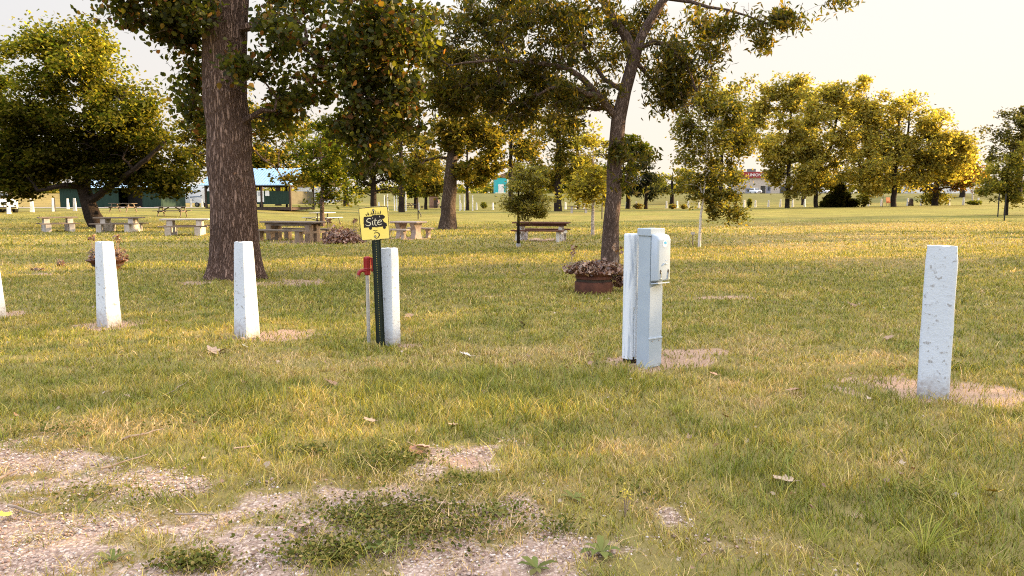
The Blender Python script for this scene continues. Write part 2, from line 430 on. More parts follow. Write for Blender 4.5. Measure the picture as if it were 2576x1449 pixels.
# ------------------------------------------------------------------ ground sheet
def axis(a, b, step, far_lo, far_hi, g=1.13):
    mid = list(np.arange(a, b + 1e-6, step)); lo = []; hi = []
    s = step; v = a
    while v > far_lo: s *= g; v -= s; lo.append(v)
    s = step; v = b
    while v < far_hi: s *= g; s2 = min(s, 14); v += s2; hi.append(v)
    return np.array(lo[::-1] + mid + hi)
def make_ground():
    xs = axis(-9, 9, .075, -900, 900, 1.1); ys = axis(2.0, 16, .075, -120, 1500, 1.05)
    X, Y = np.meshgrid(xs, ys); Z = TZ(X, Y)
    grav, mul, grn, dry = zones(X, Y)
    nearm = (Y < 20) & (np.abs(X) < 16)
    Z = Z + np.where(nearm, (fbm(X * 5, Y * 5, 21) - .5) * .03 + (vnoise(X * 14, Y * 14, 4) - .5) * .012, 0) - mul * .012 * nearm
    nx, ny = len(xs), len(ys)
    V = np.stack([X, Y, Z], -1).reshape(-1, 3)
    i = np.arange(nx - 1)[None, :] + nx * np.arange(ny - 1)[:, None]
    L = np.stack([i, i + 1, i + 1 + nx, i + nx], -1).reshape(-1)
    nf = (nx - 1) * (ny - 1)
    far_gold = sstep(-50, -75, X) * sstep(95, 120, Y)
    dryv = np.clip(dry * .8 + far_gold + (fbm(X * .16, Y * .22, 31) - .5) * .9 * 1 - grn * .4 + .32, 0, 1)
    me = np_mesh('ground', V, L, np.arange(nf) * 4, np.full(nf, 4), np.stack([grav, mul, dryv], -1).reshape(-1, 3))
    at = me.color_attributes.new('Thatch', 'FLOAT_COLOR', 'POINT'); th = np.ones((nx * ny, 4), np.float32)
    th[:, 0] = ((1 - sstep(28, 58, Y)) * (np.abs(X) < Y * .755 + 2.6)).ravel(); th[:, 1] = (sstep(168, 190, Y) * (X > -60)).ravel(); at.data.foreach_set('color', th.ravel())
    t = NT('ground_mix')
    sep = t.n('SeparateColor'); t.l(t.attr(), sep.inputs[0])
    tc = t.n('TexCoord'); ob = tc.outputs['Object']
    n_f = t.noise(46, 5, .75); n_m = t.noise(5, 6, .7); n_l = t.noise(.35, 5, .65); n_s = t.noise(1.4, 6, .75, stretch=(.5, 1.6, 1))
    grass = t.mix(t.ramp(n_m, [(.3, 0.0), (.7, 1.0)]), (.15, .15, .028), (.26, .225, .048))
    dryc = t.mix(t.ramp(n_m, [(.3, 0.0), (.7, 1.0)]), (.22, .165, .042), (.32, .23, .075))
    dfac = t.math('ADD', sep.outputs[2], t.math('MULTIPLY', t.math('SUBTRACT', n_s, .5), 1.5))
    dfac = t.math('ADD', dfac, t.math('MULTIPLY', t.math('SUBTRACT', n_f, .5), .8))
    dfac = t.ramp(dfac, [(.2, 0.0), (.9, 1.0)])
    g = t.mix(dfac, grass, dryc)
    g = t.mix(.7, g, t.ramp(n_f, [(.25, .5), (.7, 1.3)]), 'MULTIPLY')
    g = t.mix(.8, g, t.ramp(n_l, [(.35, .7), (.65, 1.2)]), 'MULTIPLY')
    g = t.mix(.6, g, t.ramp(t.noise(.9, 6, .8, stretch=(.35, 1.5, 1)), [(.36, .6), (.62, 1.2)]), 'MULTIPLY')
    s2 = t.n('SeparateColor'); t.l(t.attr('Thatch'), s2.inputs[0])
    g = t.mix(t.math('MULTIPLY', s2.outputs[1], .75), g, (.11, .105, .035))
    g = t.mix(t.math('MULTIPLY', s2.outputs[0], .8), g, t.mix(n_f, (.14, .11, .04), (.3, .235, .095)))
    vo = t.n('TexVoronoi'); vo.inputs['Scale'].default_value = 62; t.l(ob, vo.inputs['Vector'])
    vo2 = t.n('TexVoronoi'); vo2.inputs['Scale'].default_value = 27; t.l(ob, vo2.inputs['Vector'])
    st = t.n('SeparateColor'); t.l(vo.outputs['Color'], st.inputs[0])
    stone = t.ramp(st.outputs[0], [(0.0, (.24, .155, .12)), (.5, (.5, .365, .29)), (1.0, (.76, .62, .52))])
    stone = t.mix(t.ramp(vo.outputs['Distance'], [(.3, 0.0), (.75, .8)]), stone, (.15, .095, .07))
    dirt = t.mix(t.ramp(n_m, [(.35, .0), (.65, .6)]), stone, t.mix(n_f, (.35, .24, .18), (.55, .4, .31)))
    straw = t.mix(t.ramp(t.noise(70, 5, .8, stretch=(.35, 1, 1)), [(.3, 0.0), (.7, 1.0)]), (.22, .125, .085), (.58, .4, .29))
    edge = t.math('ADD', sep.outputs[0], t.math('MULTIPLY', t.math('SUBTRACT', n_f, .5), .5))
    c = t.mix(t.ramp(edge, [(.35, 0.0), (.65, 1.0)]), g, dirt)
    e2 = t.math('ADD', sep.outputs[1], t.math('MULTIPLY', t.math('SUBTRACT', n_f, .5), .7))
    c = t.mix(t.ramp(e2, [(.35, 0.0), (.7, .95)]), c, straw)
    h = t.math('ADD', n_f, t.math('MULTIPLY', vo2.outputs['Distance'], .5))
    t.pbr(c, .95, 0, t.bump(h, .55, .03), .1)
    o = link('ground', me, t.m, smooth=True); put(o, kind='structure')
    return o
make_ground()

# ------------------------------------------------------------------ grass
def in_view(x, y, m=1.12): return (np.abs(x) < y * .674 * m + 2.6)
def make_grass():
    V = []; C = []; N = 0
    bands = [(2.6, 4.5, 5200, .0042, 1.0), (4.5, 7, 3600, .0052, 1.0), (7, 10.5, 2000, .0075, 1.0), (10.5, 16, 1000, .011, 1.05), (16, 26, 330, .017, 1.1), (26, 62, 85, .034, 1.25)]
    for (y0, y1, den, w, hs) in bands:
        xm = y1 * .76 + 2.7
        n = int(den * (y1 - y0) * 2 * xm)
        x = RNG.uniform(-xm, xm, n); y = RNG.uniform(y0, y1, n)
        k = in_view(x, y); x = x[k]; y = y[k]
        grav, mul, grn, dry = zones(x, y)
        clump = fbm(x * 7, y * 7, 5)
        big = fbm(x * .9, y * .9, 8)
        keep = (1 - grav * .9) * (1 - mul * .85)
        tuft = sstep(.42, .75, vnoise(x * 4, y * 4, 77) * .6 + fbm(x * 1.3, y * 1.3, 78) * .4) * .6 + .14
        keep = np.maximum(keep, grav * tuft * .8) * (.35 + .95 * clump)
        keep = np.maximum(keep, grn * .75 * (1 - mul))
        keep = keep * (1 - sstep(34, 62, y))
        k = RNG.random(len(x)) < keep
        x, y, grav, mul, grn, dry, clump, big = (q[k] for q in (x, y, grav, mul, grn, dry, clump, big))
        n = len(x)
        h = hs * (1.25 if y0 < 7 else 1.05) * (.018 + .05 * RNG.random(n) ** 1.6) * (.55 + 1.0 * clump) * (1 + .35 * grn - .2 * dry) * (1 - .45 * grav)
        long_ = RNG.random(n) < .05; h = np.where(long_, h * 1.8, h)
        a = RNG.uniform(0, 2 * np.pi, n); lean = RNG.uniform(.1, 1.5, n) * h * (1 + 1.4 * grav)
        dx = np.cos(a) * lean; dy = np.sin(a) * lean
        ww = w * RNG.uniform(.6, 1.25, n)
        fa = RNG.uniform(-.9, .9, n); wx = np.cos(fa) * ww / 2; wy = np.sin(fa) * ww / 2
        z = TZ(x, y) - .008
        p = np.zeros((n, 5, 3))
        p[:, 0] = np.stack([x - wx, y - wy, z], -1); p[:, 1] = np.stack([x + wx, y + wy, z], -1)
        mx = x + dx * .35; my = y + dy * .35; mz = z + h * .62
        p[:, 2] = np.stack([mx + wx * .8, my + wy * .8, mz], -1); p[:, 3] = np.stack([mx - wx * .8, my - wy * .8, mz], -1)
        p[:, 4] = np.stack([x + dx, y + dy, z + h], -1)
        V.append(p.reshape(-1, 3))
        dr = np.clip(.3 + dry * .36 - grn * .24 + grav * .42 + (big - .5) * .7 + (fbm(x * 3.1, y * 3.1, 41) - .5) * 1.1 + (vnoise(x * 9, y * 9, 43) - .5) * .5 + RNG.normal(0, .28, n), 0, 1)
        g1 = np.array([.19, .225, .038]); g2 = np.array([.46, .4, .085]); g3 = np.array([.66, .48, .27])
        c = np.where((dr < .55)[:, None], g1 + (g2 - g1) * (dr / .55)[:, None], g2 + (g3 - g2) * ((dr - .55) / .45)[:, None])
        c = c * RNG.uniform(.4, 1.4, n)[:, None]
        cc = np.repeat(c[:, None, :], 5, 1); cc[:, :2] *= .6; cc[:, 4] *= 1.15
        C.append(cc.reshape(-1, 3)); N += n
    V = np.concatenate(V); C = np.concatenate(C)
    b = np.arange(N)[:, None] * 5
    L = (b + np.array([0, 1, 2, 3, 3, 2, 4])[None, :]).reshape(-1)
    st = (np.arange(N)[:, None] * 7 + np.array([0, 4])[None, :]).reshape(-1)
    tt = np.tile([4, 3], N)
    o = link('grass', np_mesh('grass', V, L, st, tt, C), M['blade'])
    put(o, 'short mixed green and straw coloured grass covering the lawn', 'grass', kind='stuff')
    print('grass blades', N)
make_grass()

# ------------------------------------------------------------------ leaves as meshes
SHAPES = {
    'quad': (np.array([(0, -.5, 0), (.36, 0, .06), (0, .5, 0), (-.36, 0, .06)]), [(0, 1, 2, 3)]),
    'heart': (np.array([(0, -.5, 0), (.38, -.25, .07), (.34, .12, .05), (0, .55, -.03), (-.34, .12, .05), (-.38, -.25, .07)]), [(0, 1, 2, 3), (0, 3, 4, 5)]),
    'lance': (np.array([(0, -.55, 0), (.17, -.1, .04), (0, .55, -.04), (-.17, -.1, .04)]), [(0, 1, 2, 3)]),
    'round': (np.array([(0, -.5, 0), (.36, -.2, .08), (.3, .3, .08), (0, .5, .02), (-.3, .3, .08), (-.36, -.2, .08)]), [(0, 1, 2, 3), (0, 3, 4, 5)]),
    'dry': (np.array([(0, -.5, 0), (.3, -.28, .2), (.42, .05, .28), (.16, .12, .1), (0, .55, .16), (-.16, .1, .1), (-.4, .08, .22), (-.3, -.3, .16)]), [(0, 1, 2, 3), (0, 3, 4, 5), (0, 5, 6, 7)]),
    'clump': (np.array([(0, -.5, 0), (.3, -.1, .05), (.05, .5, 0), (-.25, .1, .05), (.1, -.25, .1), (.5, .05, .25), (.35, .4, .2), (.1, .1, .05), (-.1, -.3, .1), (-.05, .0, .1), (-.4, .3, -.15), (-.5, -.15, -.1)]), [(0, 1, 2, 3), (4, 5, 6, 7), (8, 9, 10, 11)]),
}
def rot_rand(n, up=0.0, rng=RNG, droop=0.0):
    """random orthonormal frames; normal biased upward"""
    nr = rng.normal(size=(n, 3)); nr[:, 2] = np.abs(nr[:, 2]) * (1 if up > 0 else np.sign(rng.normal(size=n))) + up
    nr /= np.linalg.norm(nr, axis=1, keepdims=True) + 1e-9
    t = rng.normal(size=(n, 3)); t[:, 2] -= droop
    t -= nr * (t * nr).sum(1, keepdims=True); t /= np.linalg.norm(t, axis=1, keepdims=True) + 1e-9
    return np.cross(t, nr), t, nr
def leaf_mesh(name, pos, size, col, shape='quad', up=.6, rng=RNG, droop=0.0):
    sv, sf = SHAPES[shape]; n = len(pos); k = len(sv)
    ex, ey, ez = rot_rand(n, up, rng, droop)
    size = np.broadcast_to(size, (n,))[:, None, None]
    v = pos[:, None, :] + size * (sv[None, :, 0:1] * ex[:, None, :] + sv[None, :, 1:2] * ey[:, None, :] + sv[None, :, 2:3] * ez[:, None, :])
    L = np.concatenate([np.array(f) for f in sf]); ls = [len(f) for f in sf]
    loops = (np.arange(n)[:, None] * k + L[None, :]).reshape(-1)
    s0 = np.cumsum([0] + ls[:-1]); starts = (np.arange(n)[:, None] * len(L) + s0[None, :]).reshape(-1)
    return np_mesh(name, v.reshape(-1, 3), loops, starts, np.tile(ls, n), np.repeat(col, k, 0))

# ------------------------------------------------------------------ trees
def pal(n, cols, rng, wts=None, bright=(.7, 1.3)):
    cols = np.array(cols); i = rng.choice(len(cols), n, p=wts)
    return cols[i] * rng.uniform(*bright, n)[:, None]
GREENS = [(.05, .075, .013), (.075, .095, .017), (.1, .11, .02), (.13, .125, .022)]
OLIVE = [(.11, .125, .04), (.15, .155, .048), (.2, .19, .055), (.27, .235, .065)]
GOLD = [(.18, .185, .05), (.27, .245, .06), (.34, .29, .07), (.22, .21, .055)]
DARK = [(.025, .032, .009), (.04, .045, .012), (.06, .06, .015)]
HAZY = [(.19, .2, .07), (.26, .255, .085), (.34, .3, .095), (.42, .36, .11), (.24, .21, .07)]  # leaf tones lightened to stand in for haze and low sun
MIXED = [(.06, .07, .018), (.09, .09, .024), (.13, .12, .03), (.19, .155, .04), (.26, .2, .05)]
BROWN = [(.13, .07, .03), (.19, .1, .04), (.09, .055, .02)]

def tree(name, label, base, trunk, ells, leaf=.12, per=60, spread=.45, cols=GREENS, bark='bark', shape='quad', seed=1, tip=.006, kexp=.5,
         near=False, up=.5, zmin=None, group=None, cat='tree', droop=0.0, hang=0.0, flare=None, trunk_sides=10, wts=None, limbs=(), absolute=False, twigs=True, void=.44, void_s=1.7, dark=False, low=None):
    rng = np.random.default_rng(seed); rnd = random.Random(seed)
    b = Vector(base)
    nodes = []; par = []; rad0 = []
    for i in range(len(trunk)):
        p0 = Vector(trunk[i][:3]); r0 = trunk[i][3]
        if i:
            q = Vector(trunk[i - 1][:3]); rq = trunk[i - 1][3]
            k = max(1, int((p0 - q).length / .6))
            for j in range(1, k + 1):
                f = j / k
                w = Vector((rnd.uniform(-1, 1), rnd.uniform(-1, 1), 0)) * (.02 + .12 * r0) * (f < .99)
                nodes.append(q.lerp(p0, f) + w); par.append(len(nodes) - 2); rad0.append(rq + (r0 - rq) * f)
        else: nodes.append(p0); par.append(-1); rad0.append(r0)
    nt = len(nodes); limb_ids = []
    for lb in limbs:
        prev = None
        for i, q_ in enumerate(lb):
            q = Vector(q_[:3]) - (b if absolute else Vector((0, 0, 0)))
            if prev is None: prev = min(range(len(nodes)), key=lambda j: (nodes[j] - q).length); continue
            a = nodes[prev]; k = max(1, int((q - a).length / .35)); ra = rad0[prev] if i > 1 else lb[0][3]
            for j in range(1, k + 1):
                f = j / k
                nodes.append(a.lerp(q, f) + Vector((rnd.uniform(-1, 1), rnd.uniform(-1, 1), rnd.uniform(-1, 1))) * .03 * (f < .99)); par.append(prev); rad0.append(ra + (q_[3] - ra) * f); prev = len(nodes) - 1; limb_ids.append(prev)
    if zmin is None: zmin = trunk[-1][2] * .45
    cl = []
    for e in ells:
        cx, cy, cz, rx, ry, rz, n = e[:7]
        if absolute: cx -= b.x; cy -= b.y; cz -= b.z
        for _ in range(n):
            d = Vector((rnd.gauss(0, 1), rnd.gauss(0, 1), rnd.gauss(0, 1))).normalized() * rnd.random() ** .42
            u_ = d.normalized(); m_ = .62 + .75 * float(vnoise(u_.x * 1.7 + cx, u_.z * 1.7 + u_.y * 1.3 + cz, seed)) if rx < 20 else 1
            d = d * m_
            cl.append(Vector((cx + d.x * rx, cy + d.y * ry, cz + d.z * rz)))
    axis_p = np.array([tuple(q) for q in nodes])
    cl.sort(key=lambda c: min((c - Vector(a)).length for a in axis_p[::3]))
    ends = []
    usable = ([i for i in range(nt) if nodes[i].z >= zmin] or [nt - 1]) + limb_ids
    upos = [tuple(nodes[i]) for i in usable]
    for c in cl:
        A = np.array(upos); dv = np.array(c) - A; dist = np.linalg.norm(dv, axis=1)
        cost = dist + .9 * np.maximum(0, A[:, 2] - c.z + .1 * dist) + np.where(np.arange(len(A)) < sum(1 for i in usable if i < nt), -.08 * dist, 0)
        bi = usable[int(np.argmin(cost))]
        a = nodes[bi]; L = (c - a).length
        k = max(2, min(9, int(L / (.35 if near else .9)) + 1))
        ctrl = a.lerp(c, .5) + Vector((rnd.uniform(-.1, .1), rnd.uniform(-.1, .1), .18 - hang * .0)) * L
        prev = bi
        for j in range(1, k + 1):
            f = j / k
            q = a * (1 - f) ** 2 + ctrl * (2 * f * (1 - f)) + c * f * f
            if j < k: q = q + Vector((rnd.uniform(-1, 1), rnd.uniform(-1, 1), rnd.uniform(-1, 1))) * .045 * L / k * 1.5
            nodes.append(q); par.append(prev); rad0.append(None); prev = len(nodes) - 1
            if j < k or True:
                usable.append(prev); upos.append(tuple(q))
        ends.append(prev)
    n = len(nodes); cnt = [0] * n
    for e in ends: cnt[e] += 1
    for i in range(n - 1, 0, -1):
        if par[i] >= 0: cnt[par[i]] += cnt[i]
    rad = [0] * n
    for i in range(n):
        if rad0[i] is not None: rad[i] = rad0[i]
        else:
            r = tip * max(1, cnt[i]) ** kexp * 1.6
            rad[i] = min(r, rad[par[i]] * .85)
    ch = [[] for _ in range(n)]
    for i in range(1, n): ch[par[i]].append(i)
    mb = MB()
    tr = list(range(nt))
    tp = [nodes[i] for i in tr]; trr = [rad[i] for i in tr]
    if flare:
        # dense rings with root flare and furrowed outline
        fp, fr, z = [], [], 0
        zs = np.array([p.z for p in tp]); H = zs[-1]
        for zz in np.concatenate([np.linspace(-.15, 1.2, 22), np.arange(1.28, H, .1)]):
            fp.append(Vector((np.interp(zz, zs, [p.x for p in tp]), np.interp(zz, zs, [p.y for p in tp]), zz)))
            fr.append(float(np.interp(zz, zs, trr)) * (1 + flare * math.exp(-max(zz, 0) / .38)))
        def mod(a, z):
            lob = 1 + .09 * math.exp(-max(z, 0) / .4) * (math.sin(a * 5 + .6) + .5 * math.sin(a * 8 + 2))
            u = a * 9.2 + .8 * math.sin(z * 2.1 + a * 3) + .4 * math.sin(z * 5.3)
            return lob * (1 + .018 * math.sin(u * 2) + .012 * math.sin(u * 3.3 + z * 3) + .012 * math.sin(a * 3 + z * .9))
        mb.tube(fp, fr, 72, mod=mod)
    else:
        tp2 = [tp[0] - Vector((0, 0, .12))] + tp; mb.tube(tp2, [trr[0] * 1.12] + [trr[0] * 1.05] + trr[1:], trunk_sides)
    done = set(tr)
    for i in range(nt, n):
        if i in done: continue
        chain = [par[i], i]; done.add(i)
        while True:
            c2 = [c for c in ch[chain[-1]] if c not in done]
            if not c2: break
            nx = max(c2, key=lambda c: cnt[c]); done.add(nx); chain.append(nx)
        rr = [rad[q] for q in chain]; rr[0] = min(rr[0], rr[1] * 1.25)
        mb.tube([nodes[q] for q in chain], rr, (7 if rr[0] > .04 else 4), cap=False)
    root = empty(name, b, 0, label, cat, group)
    # leaves
    pos = []; br = []
    for e in ends:
        c = np.array(nodes[e]); p = np.array(nodes[par[e]])
        m = int(per * rng.uniform(.6, 1.4))
        q = np.clip(rng.normal(size=(m, 3)), -1.6, 1.6) * np.array([spread, spread, spread * .6]) * rng.uniform(.5, 1.15)
        f = rng.random(m)[:, None] ** .6
        ps = p + (c - p) * f * 1.15 + q * (.55 + .45 * f)
        if hang > 0:
            hz = rng.random(m) ** 1.5 * hang; ps[:, 2] -= hz
        pos.append(ps); br.append(np.full(m, rng.uniform(.7, 1.3)))
        if near and twigs:
            for _ in range(3):
                t = ps[rng.integers(m)]; mid = (c + t) / 2 + rng.normal(size=3) * .06
                mb.tube([c, mid, t], [.006, .005, .003], 3, cap=False)
    mb.build('trunk', M[bark], root, smooth=True)
    pos = np.concatenate(pos); br = np.concatenate(br)
    sv_ = max(spread * void_s, leaf * 2.5)
    nn = .5 * vnoise(pos[:, 0] / sv_ + 37, pos[:, 1] / sv_ + pos[:, 2] / sv_ * .6, seed) + .5 * vnoise(pos[:, 2] / sv_ * 1.2, pos[:, 0] / sv_ * .6 - pos[:, 1] / sv_, seed + 5)
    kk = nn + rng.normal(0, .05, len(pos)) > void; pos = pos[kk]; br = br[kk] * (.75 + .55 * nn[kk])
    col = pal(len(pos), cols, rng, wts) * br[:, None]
    if low: col = col * (low[0] + (1 - low[0]) * sstep(low[1], low[2], pos[:, 2] + pos[:, 0] * .25))[:, None]  # paints crown shade into the leaf colour, darker low and to the left
    sz = leaf * rng.uniform(.65, 1.3, len(pos))
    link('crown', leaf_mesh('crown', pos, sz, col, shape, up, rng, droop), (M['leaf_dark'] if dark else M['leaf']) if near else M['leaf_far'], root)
    return root

def E(px, py, d, rx, ry, rz, n):
    p = P(px, py, d); return (p.x, p.y, p.z, rx, ry, rz, n)

def rel(px, py, d, b):
    p = P(px, py, d); return (p.x - b.x, p.y - b.y, p.z - b.z)

# --- 1 big cottonwood
b = G(592, 700)
D1 = b.y
tk = [(0, 0, 0, .47), (0.02, 0, 1.2, .455), (0.0, 0.05, 3.0, .425), (-.03, .1, 5.0, .42), (-.05, .1, 7.0, .38), (0.1, .1, 9.5, .27), (0.2, 0, 12.5, .12)]
ee = [E(405, 20, D1 - .5, 1.0, 1.2, .55, 26), E(345, 25, D1 - .6, .4, .8, .35, 7), E(490, 110, D1 + .3, .62, 1.2, .75, 17), E(505, 250, D1 + 1.2, .28, .8, .75, 8),
      E(470, 60, D1, .6, 1, .5, 10),
      E(760, 60, D1 + .3, .85, 1.6, 1.0, 30), E(770, 190, D1 + .6, .75, 1.6, .7, 22), E(930, 110, D1 + .4, 1.0, 1.6, 1.15, 40), E(1000, 40, D1, .8, 1.4, .7, 18),
      E(905, 260, D1 + .2, .55, 1.0, .7, 16), E(935, 375, D1 + .2, .42, .7, .45, 9), E(1010, 250, D1 + .2, .3, .7, .6, 7),
      E(640, 160, D1 - .75, .34, .25, .35, 5), E(700, 300, D1 + 1, .3, .7, .35, 5), E(860, 330, D1 + .9, .3, .5, .5, 6),
      (b.x + .3, b.y + .6, 9.5, 5.2, 4.8, 3.0, 120)]
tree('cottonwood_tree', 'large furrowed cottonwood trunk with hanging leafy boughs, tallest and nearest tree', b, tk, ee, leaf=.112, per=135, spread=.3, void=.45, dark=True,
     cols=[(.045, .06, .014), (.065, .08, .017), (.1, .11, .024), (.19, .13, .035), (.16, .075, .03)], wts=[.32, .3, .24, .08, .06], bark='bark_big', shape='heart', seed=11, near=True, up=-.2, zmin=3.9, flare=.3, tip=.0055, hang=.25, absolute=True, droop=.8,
     limbs=[[(*P(630, 75, D1 - .1), .1), (*P(655, 62, D1 - .2), .085), (*P(690, 62, D1 - .3), .075), (*P(725, 95, D1 - .3), .06), (*P(770, 110, D1 - .2), .04)],
            [(*P(638, 285, D1 - .2), .07), (*P(662, 276, D1 - .3), .05), (*P(690, 280, D1 - .35), .03)],
            [(*P(540, 60, D1), .08), (*P(500, 30, D1), .06), (*P(440, 10, D1 - .2), .04), (*P(380, 0, D1 - .4), .02)]])

# --- 2 forked ash / elm
b = G(1534, 668); D2 = b.y
def r2(px, py, r, dd=0): q = rel(px, py, D2 + dd, b); return (q[0], q[1], q[2], r)
tk = [(0, 0, 0, .235), r2(1537, 560, .195), r2(1545, 420, .185), r2(1556, 300, .18), r2(1572, 230, .155), r2(1594, 150, .145), r2(1613, 94, .115), r2(1637, 50, .105), r2(1673, -5, .095), r2(1720, -160, .08), r2(1740, -330, .05)]
ee = [E(1180, 130, D2 - .5, 1.6, 1.5, 1.0, 48), E(1400, 60, D2, 1.6, 1.8, 1.0, 50), E(1340, 190, D2 - .3, 1.5, 1.4, .75, 42), E(1150, 240, D2 - .6, .9, .9, .5, 20), E(1420, 270, D2 - .3, .9, .8, .35, 12), E(1480, 250, D2 + .2, .8, 1.3, .5, 14),
      E(1620, 60, D2 + 1.3, .9, .9, .7, 14), E(1740, 90, D2 + .2, .8, 1.2, .75, 16), E(1720, 200, D2, .5, .8, .55, 9), E(1850, 50, D2, .7, 1.2, .5, 9), E(1950, 30, D2 - .2, .5, .8, .35, 5), E(2090, 0, D2 - .4, .35, .5, .18, 3), E(1910, 110, D2 - .2, .3, .5, .3, 3),
      E(1590, 400, D2 - .1, .4, .4, .75, 8), E(1530, 380, D2, .3, .4, .4, 3), E(1060, 90, D2 - .2, .7, 1.0, .8, 14),
      (b.x + .4, b.y, 8.6, 4.8, 4.2, 2.2, 90), E(1250, 30, D2 + .5, 1.2, 1.6, .7, 24), E(1500, 110, D2 + 1.5, .9, 1.0, .9, 18), E(1700, 150, D2 - .1, .5, .7, .45, 9), E(1735, 250, D2 - .1, .4, .5, .45, 8), E(1660, 240, D2 + .2, .4, .5, .4, 6), E(1790, 150, D2, .5, .7, .5, 8), E(1990, 60, D2 - .2, .3, .4, .25, 3), E(1290, 260, D2 - .4, .9, .9, .45, 16), E(1660, 150, D2 + .2, .6, .8, .6, 9)]
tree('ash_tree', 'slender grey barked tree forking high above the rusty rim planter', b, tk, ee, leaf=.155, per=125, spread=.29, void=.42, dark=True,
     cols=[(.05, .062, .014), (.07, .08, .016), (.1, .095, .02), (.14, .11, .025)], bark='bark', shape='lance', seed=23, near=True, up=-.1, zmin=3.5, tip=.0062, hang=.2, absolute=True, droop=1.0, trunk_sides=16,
     limbs=[[(*P(x_, y_, D2 + d_), r_) for x_, y_, d_, r_ in lb] for lb in (
        [(1594, 150, -.05, .125), (1576, 94, -.1, .12), (1550, 55, -.1, .112), (1532, 30, -.1, .105), (1508, -25, 0, .09), (1480, -120, .2, .05)],
        [(1600, 130, 0, .08), (1612, 120, -.1, .07), (1643, 106, -.2, .065), (1683, 114, -.3, .055), (1724, 161, -.3, .04), (1752, 230, -.3, .02)],
        [(1545, 300, 0, .1), (1509, 245, -.3, .085), (1466, 198, -.6, .075), (1429, 172, -.8, .065), (1370, 160, -1, .05), (1250, 150, -1.2, .035), (1130, 165, -1.4, .02)],
        [(1592, 190, 0, .06), (1643, 208, .3, .045), (1670, 245, .4, .03)],
        [(1560, 260, 0, .07), (1520, 200, .5, .055), (1470, 120, .9, .045), (1420, 60, 1.2, .03)],
        [(1660, 5, 0, .06), (1740, 5, -.2, .045), (1830, 25, -.4, .03), (1930, 60, -.5, .015)])])

# --- 3 dense left tree
b = G(250, 572); s = b.y / FOC
tk = [(0, 0, 0, .5), (-.55, 0, 1.4, .4), (-.9, .2, 2.4, .36), (-.6, .3, 4.2, .28), (-.2, .3, 6.5, .18), (.0, .3, 9, .08)]
def EC(px, py, rx, ry, n, dd=0, rd=None):
    d = b.y + dd; p = P(px, py, d); k = d / FOC
    return (p.x, p.y, p.z, rx * k, (rd if rd else rx * .9) * k, ry * k, n)
ee = [EC(190, 200, 140, 105, 44), EC(200, 130, 90, 55, 16), EC(110, 300, 110, 120, 34), EC(280, 310, 130, 90, 44), EC(370, 390, 95, 80, 30), EC(90, 420, 95, 60, 22), EC(300, 440, 110, 40, 18), EC(200, 400, 110, 80, 22), EC(350, 260, 65, 60, 14), EC(420, 455, 50, 35, 10, -1), EC(60, 330, 90, 90, 24), EC(40, 450, 60, 40, 14)]
tree('maple_tree', 'broad leaning maple on the left with golden lit top and dark underside', b, tk, ee, leaf=.22, per=330, spread=.72, void=.42, low=(.3, 4.0, 9.0), cols=GREENS + GOLD[:2] + [(.22, .2, .035)], bark='bark_dark', seed=31, tip=.014, up=.5, zmin=1.8, absolute=True, trunk_sides=12,  # gold leaves stand in for sunlight, low puts shade into the colour
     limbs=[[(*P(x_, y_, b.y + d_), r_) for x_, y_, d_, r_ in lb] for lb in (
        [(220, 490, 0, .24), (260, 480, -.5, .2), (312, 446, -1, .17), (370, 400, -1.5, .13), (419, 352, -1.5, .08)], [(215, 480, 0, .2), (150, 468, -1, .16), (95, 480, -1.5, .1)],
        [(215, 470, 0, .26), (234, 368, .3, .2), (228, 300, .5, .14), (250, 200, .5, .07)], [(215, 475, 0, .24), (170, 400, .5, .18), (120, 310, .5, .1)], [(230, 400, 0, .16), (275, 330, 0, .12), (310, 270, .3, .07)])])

# generic tree from picture-sized crown blobs
def park_tree(name, label, px, d, tw, blobs, leaf, per, spread, cols, bark, seed, tip=.012, shape='quad', lean=0, fork=None, py=None, zmin=None, near=False, hang=0, rdep=.9, up=.5, wts=None, kexp=.5, twigs=True, cat='tree', group=None, tpath=None, limbs=(), void=.44):
    global b
    b = G(px, py) if py else GD(px, d)
    d = b.y; k = d / FOC
    top = min(q[1] - q[3] for q in blobs)
    zt = P(px, top, d).z - b.z
    if tpath:
        tk = [(0, 0, 0, tw * k)] + [(*rel(x_, y_, d, b), r_ * k) for x_, y_, r_ in tpath]
    else:
        tk = [(0, 0, 0, tw * k), (lean * .3, 0, zt * .25, tw * k * .8), (lean * .7, .1, zt * .55, tw * k * .55), (lean, 0, zt * .9, tw * k * .12)]
    ee = []
    for (x, y, rx, ry, n) in [q[:5] for q in blobs]:
        p = P(x, y, d); ee.append((p.x, p.y, p.z, rx * k, rx * k * rdep, ry * k, n))
    return tree(name, label, b, tk, ee, leaf, per, spread, cols, bark, shape, seed, tip, near=near, up=up, zmin=zmin, hang=hang, absolute=True, wts=wts, kexp=kexp, twigs=twigs, cat=cat, group=group, void=void, limbs=[[(*P(x_, y_, d), r_ * k) for x_, y_, r_ in lb] for lb in limbs])

# mid cottonwood with massive trunk
park_tree('cottonwood_tree', 'cottonwood with thick bare trunk standing behind the concrete pedestal table', 1126, 0, 24, [(1130, 170, 150, 110, 40), (1040, 270, 70, 80, 18), (1210, 260, 100, 90, 30), (1120, 330, 90, 60, 14), (1225, 375, 70, 60, 20), (1050, 400, 60, 50, 12), (1170, 430, 55, 30, 8)],
          .22, 190, .5, MIXED, 'bark_tan', 41, tip=.013, py=577, zmin=3.3, kexp=.48, tpath=[(1128, 540, 19), (1133, 450, 16), (1137, 400, 13.5), (1140, 330, 9), (1146, 250, 6), (1150, 130, 2.5)])
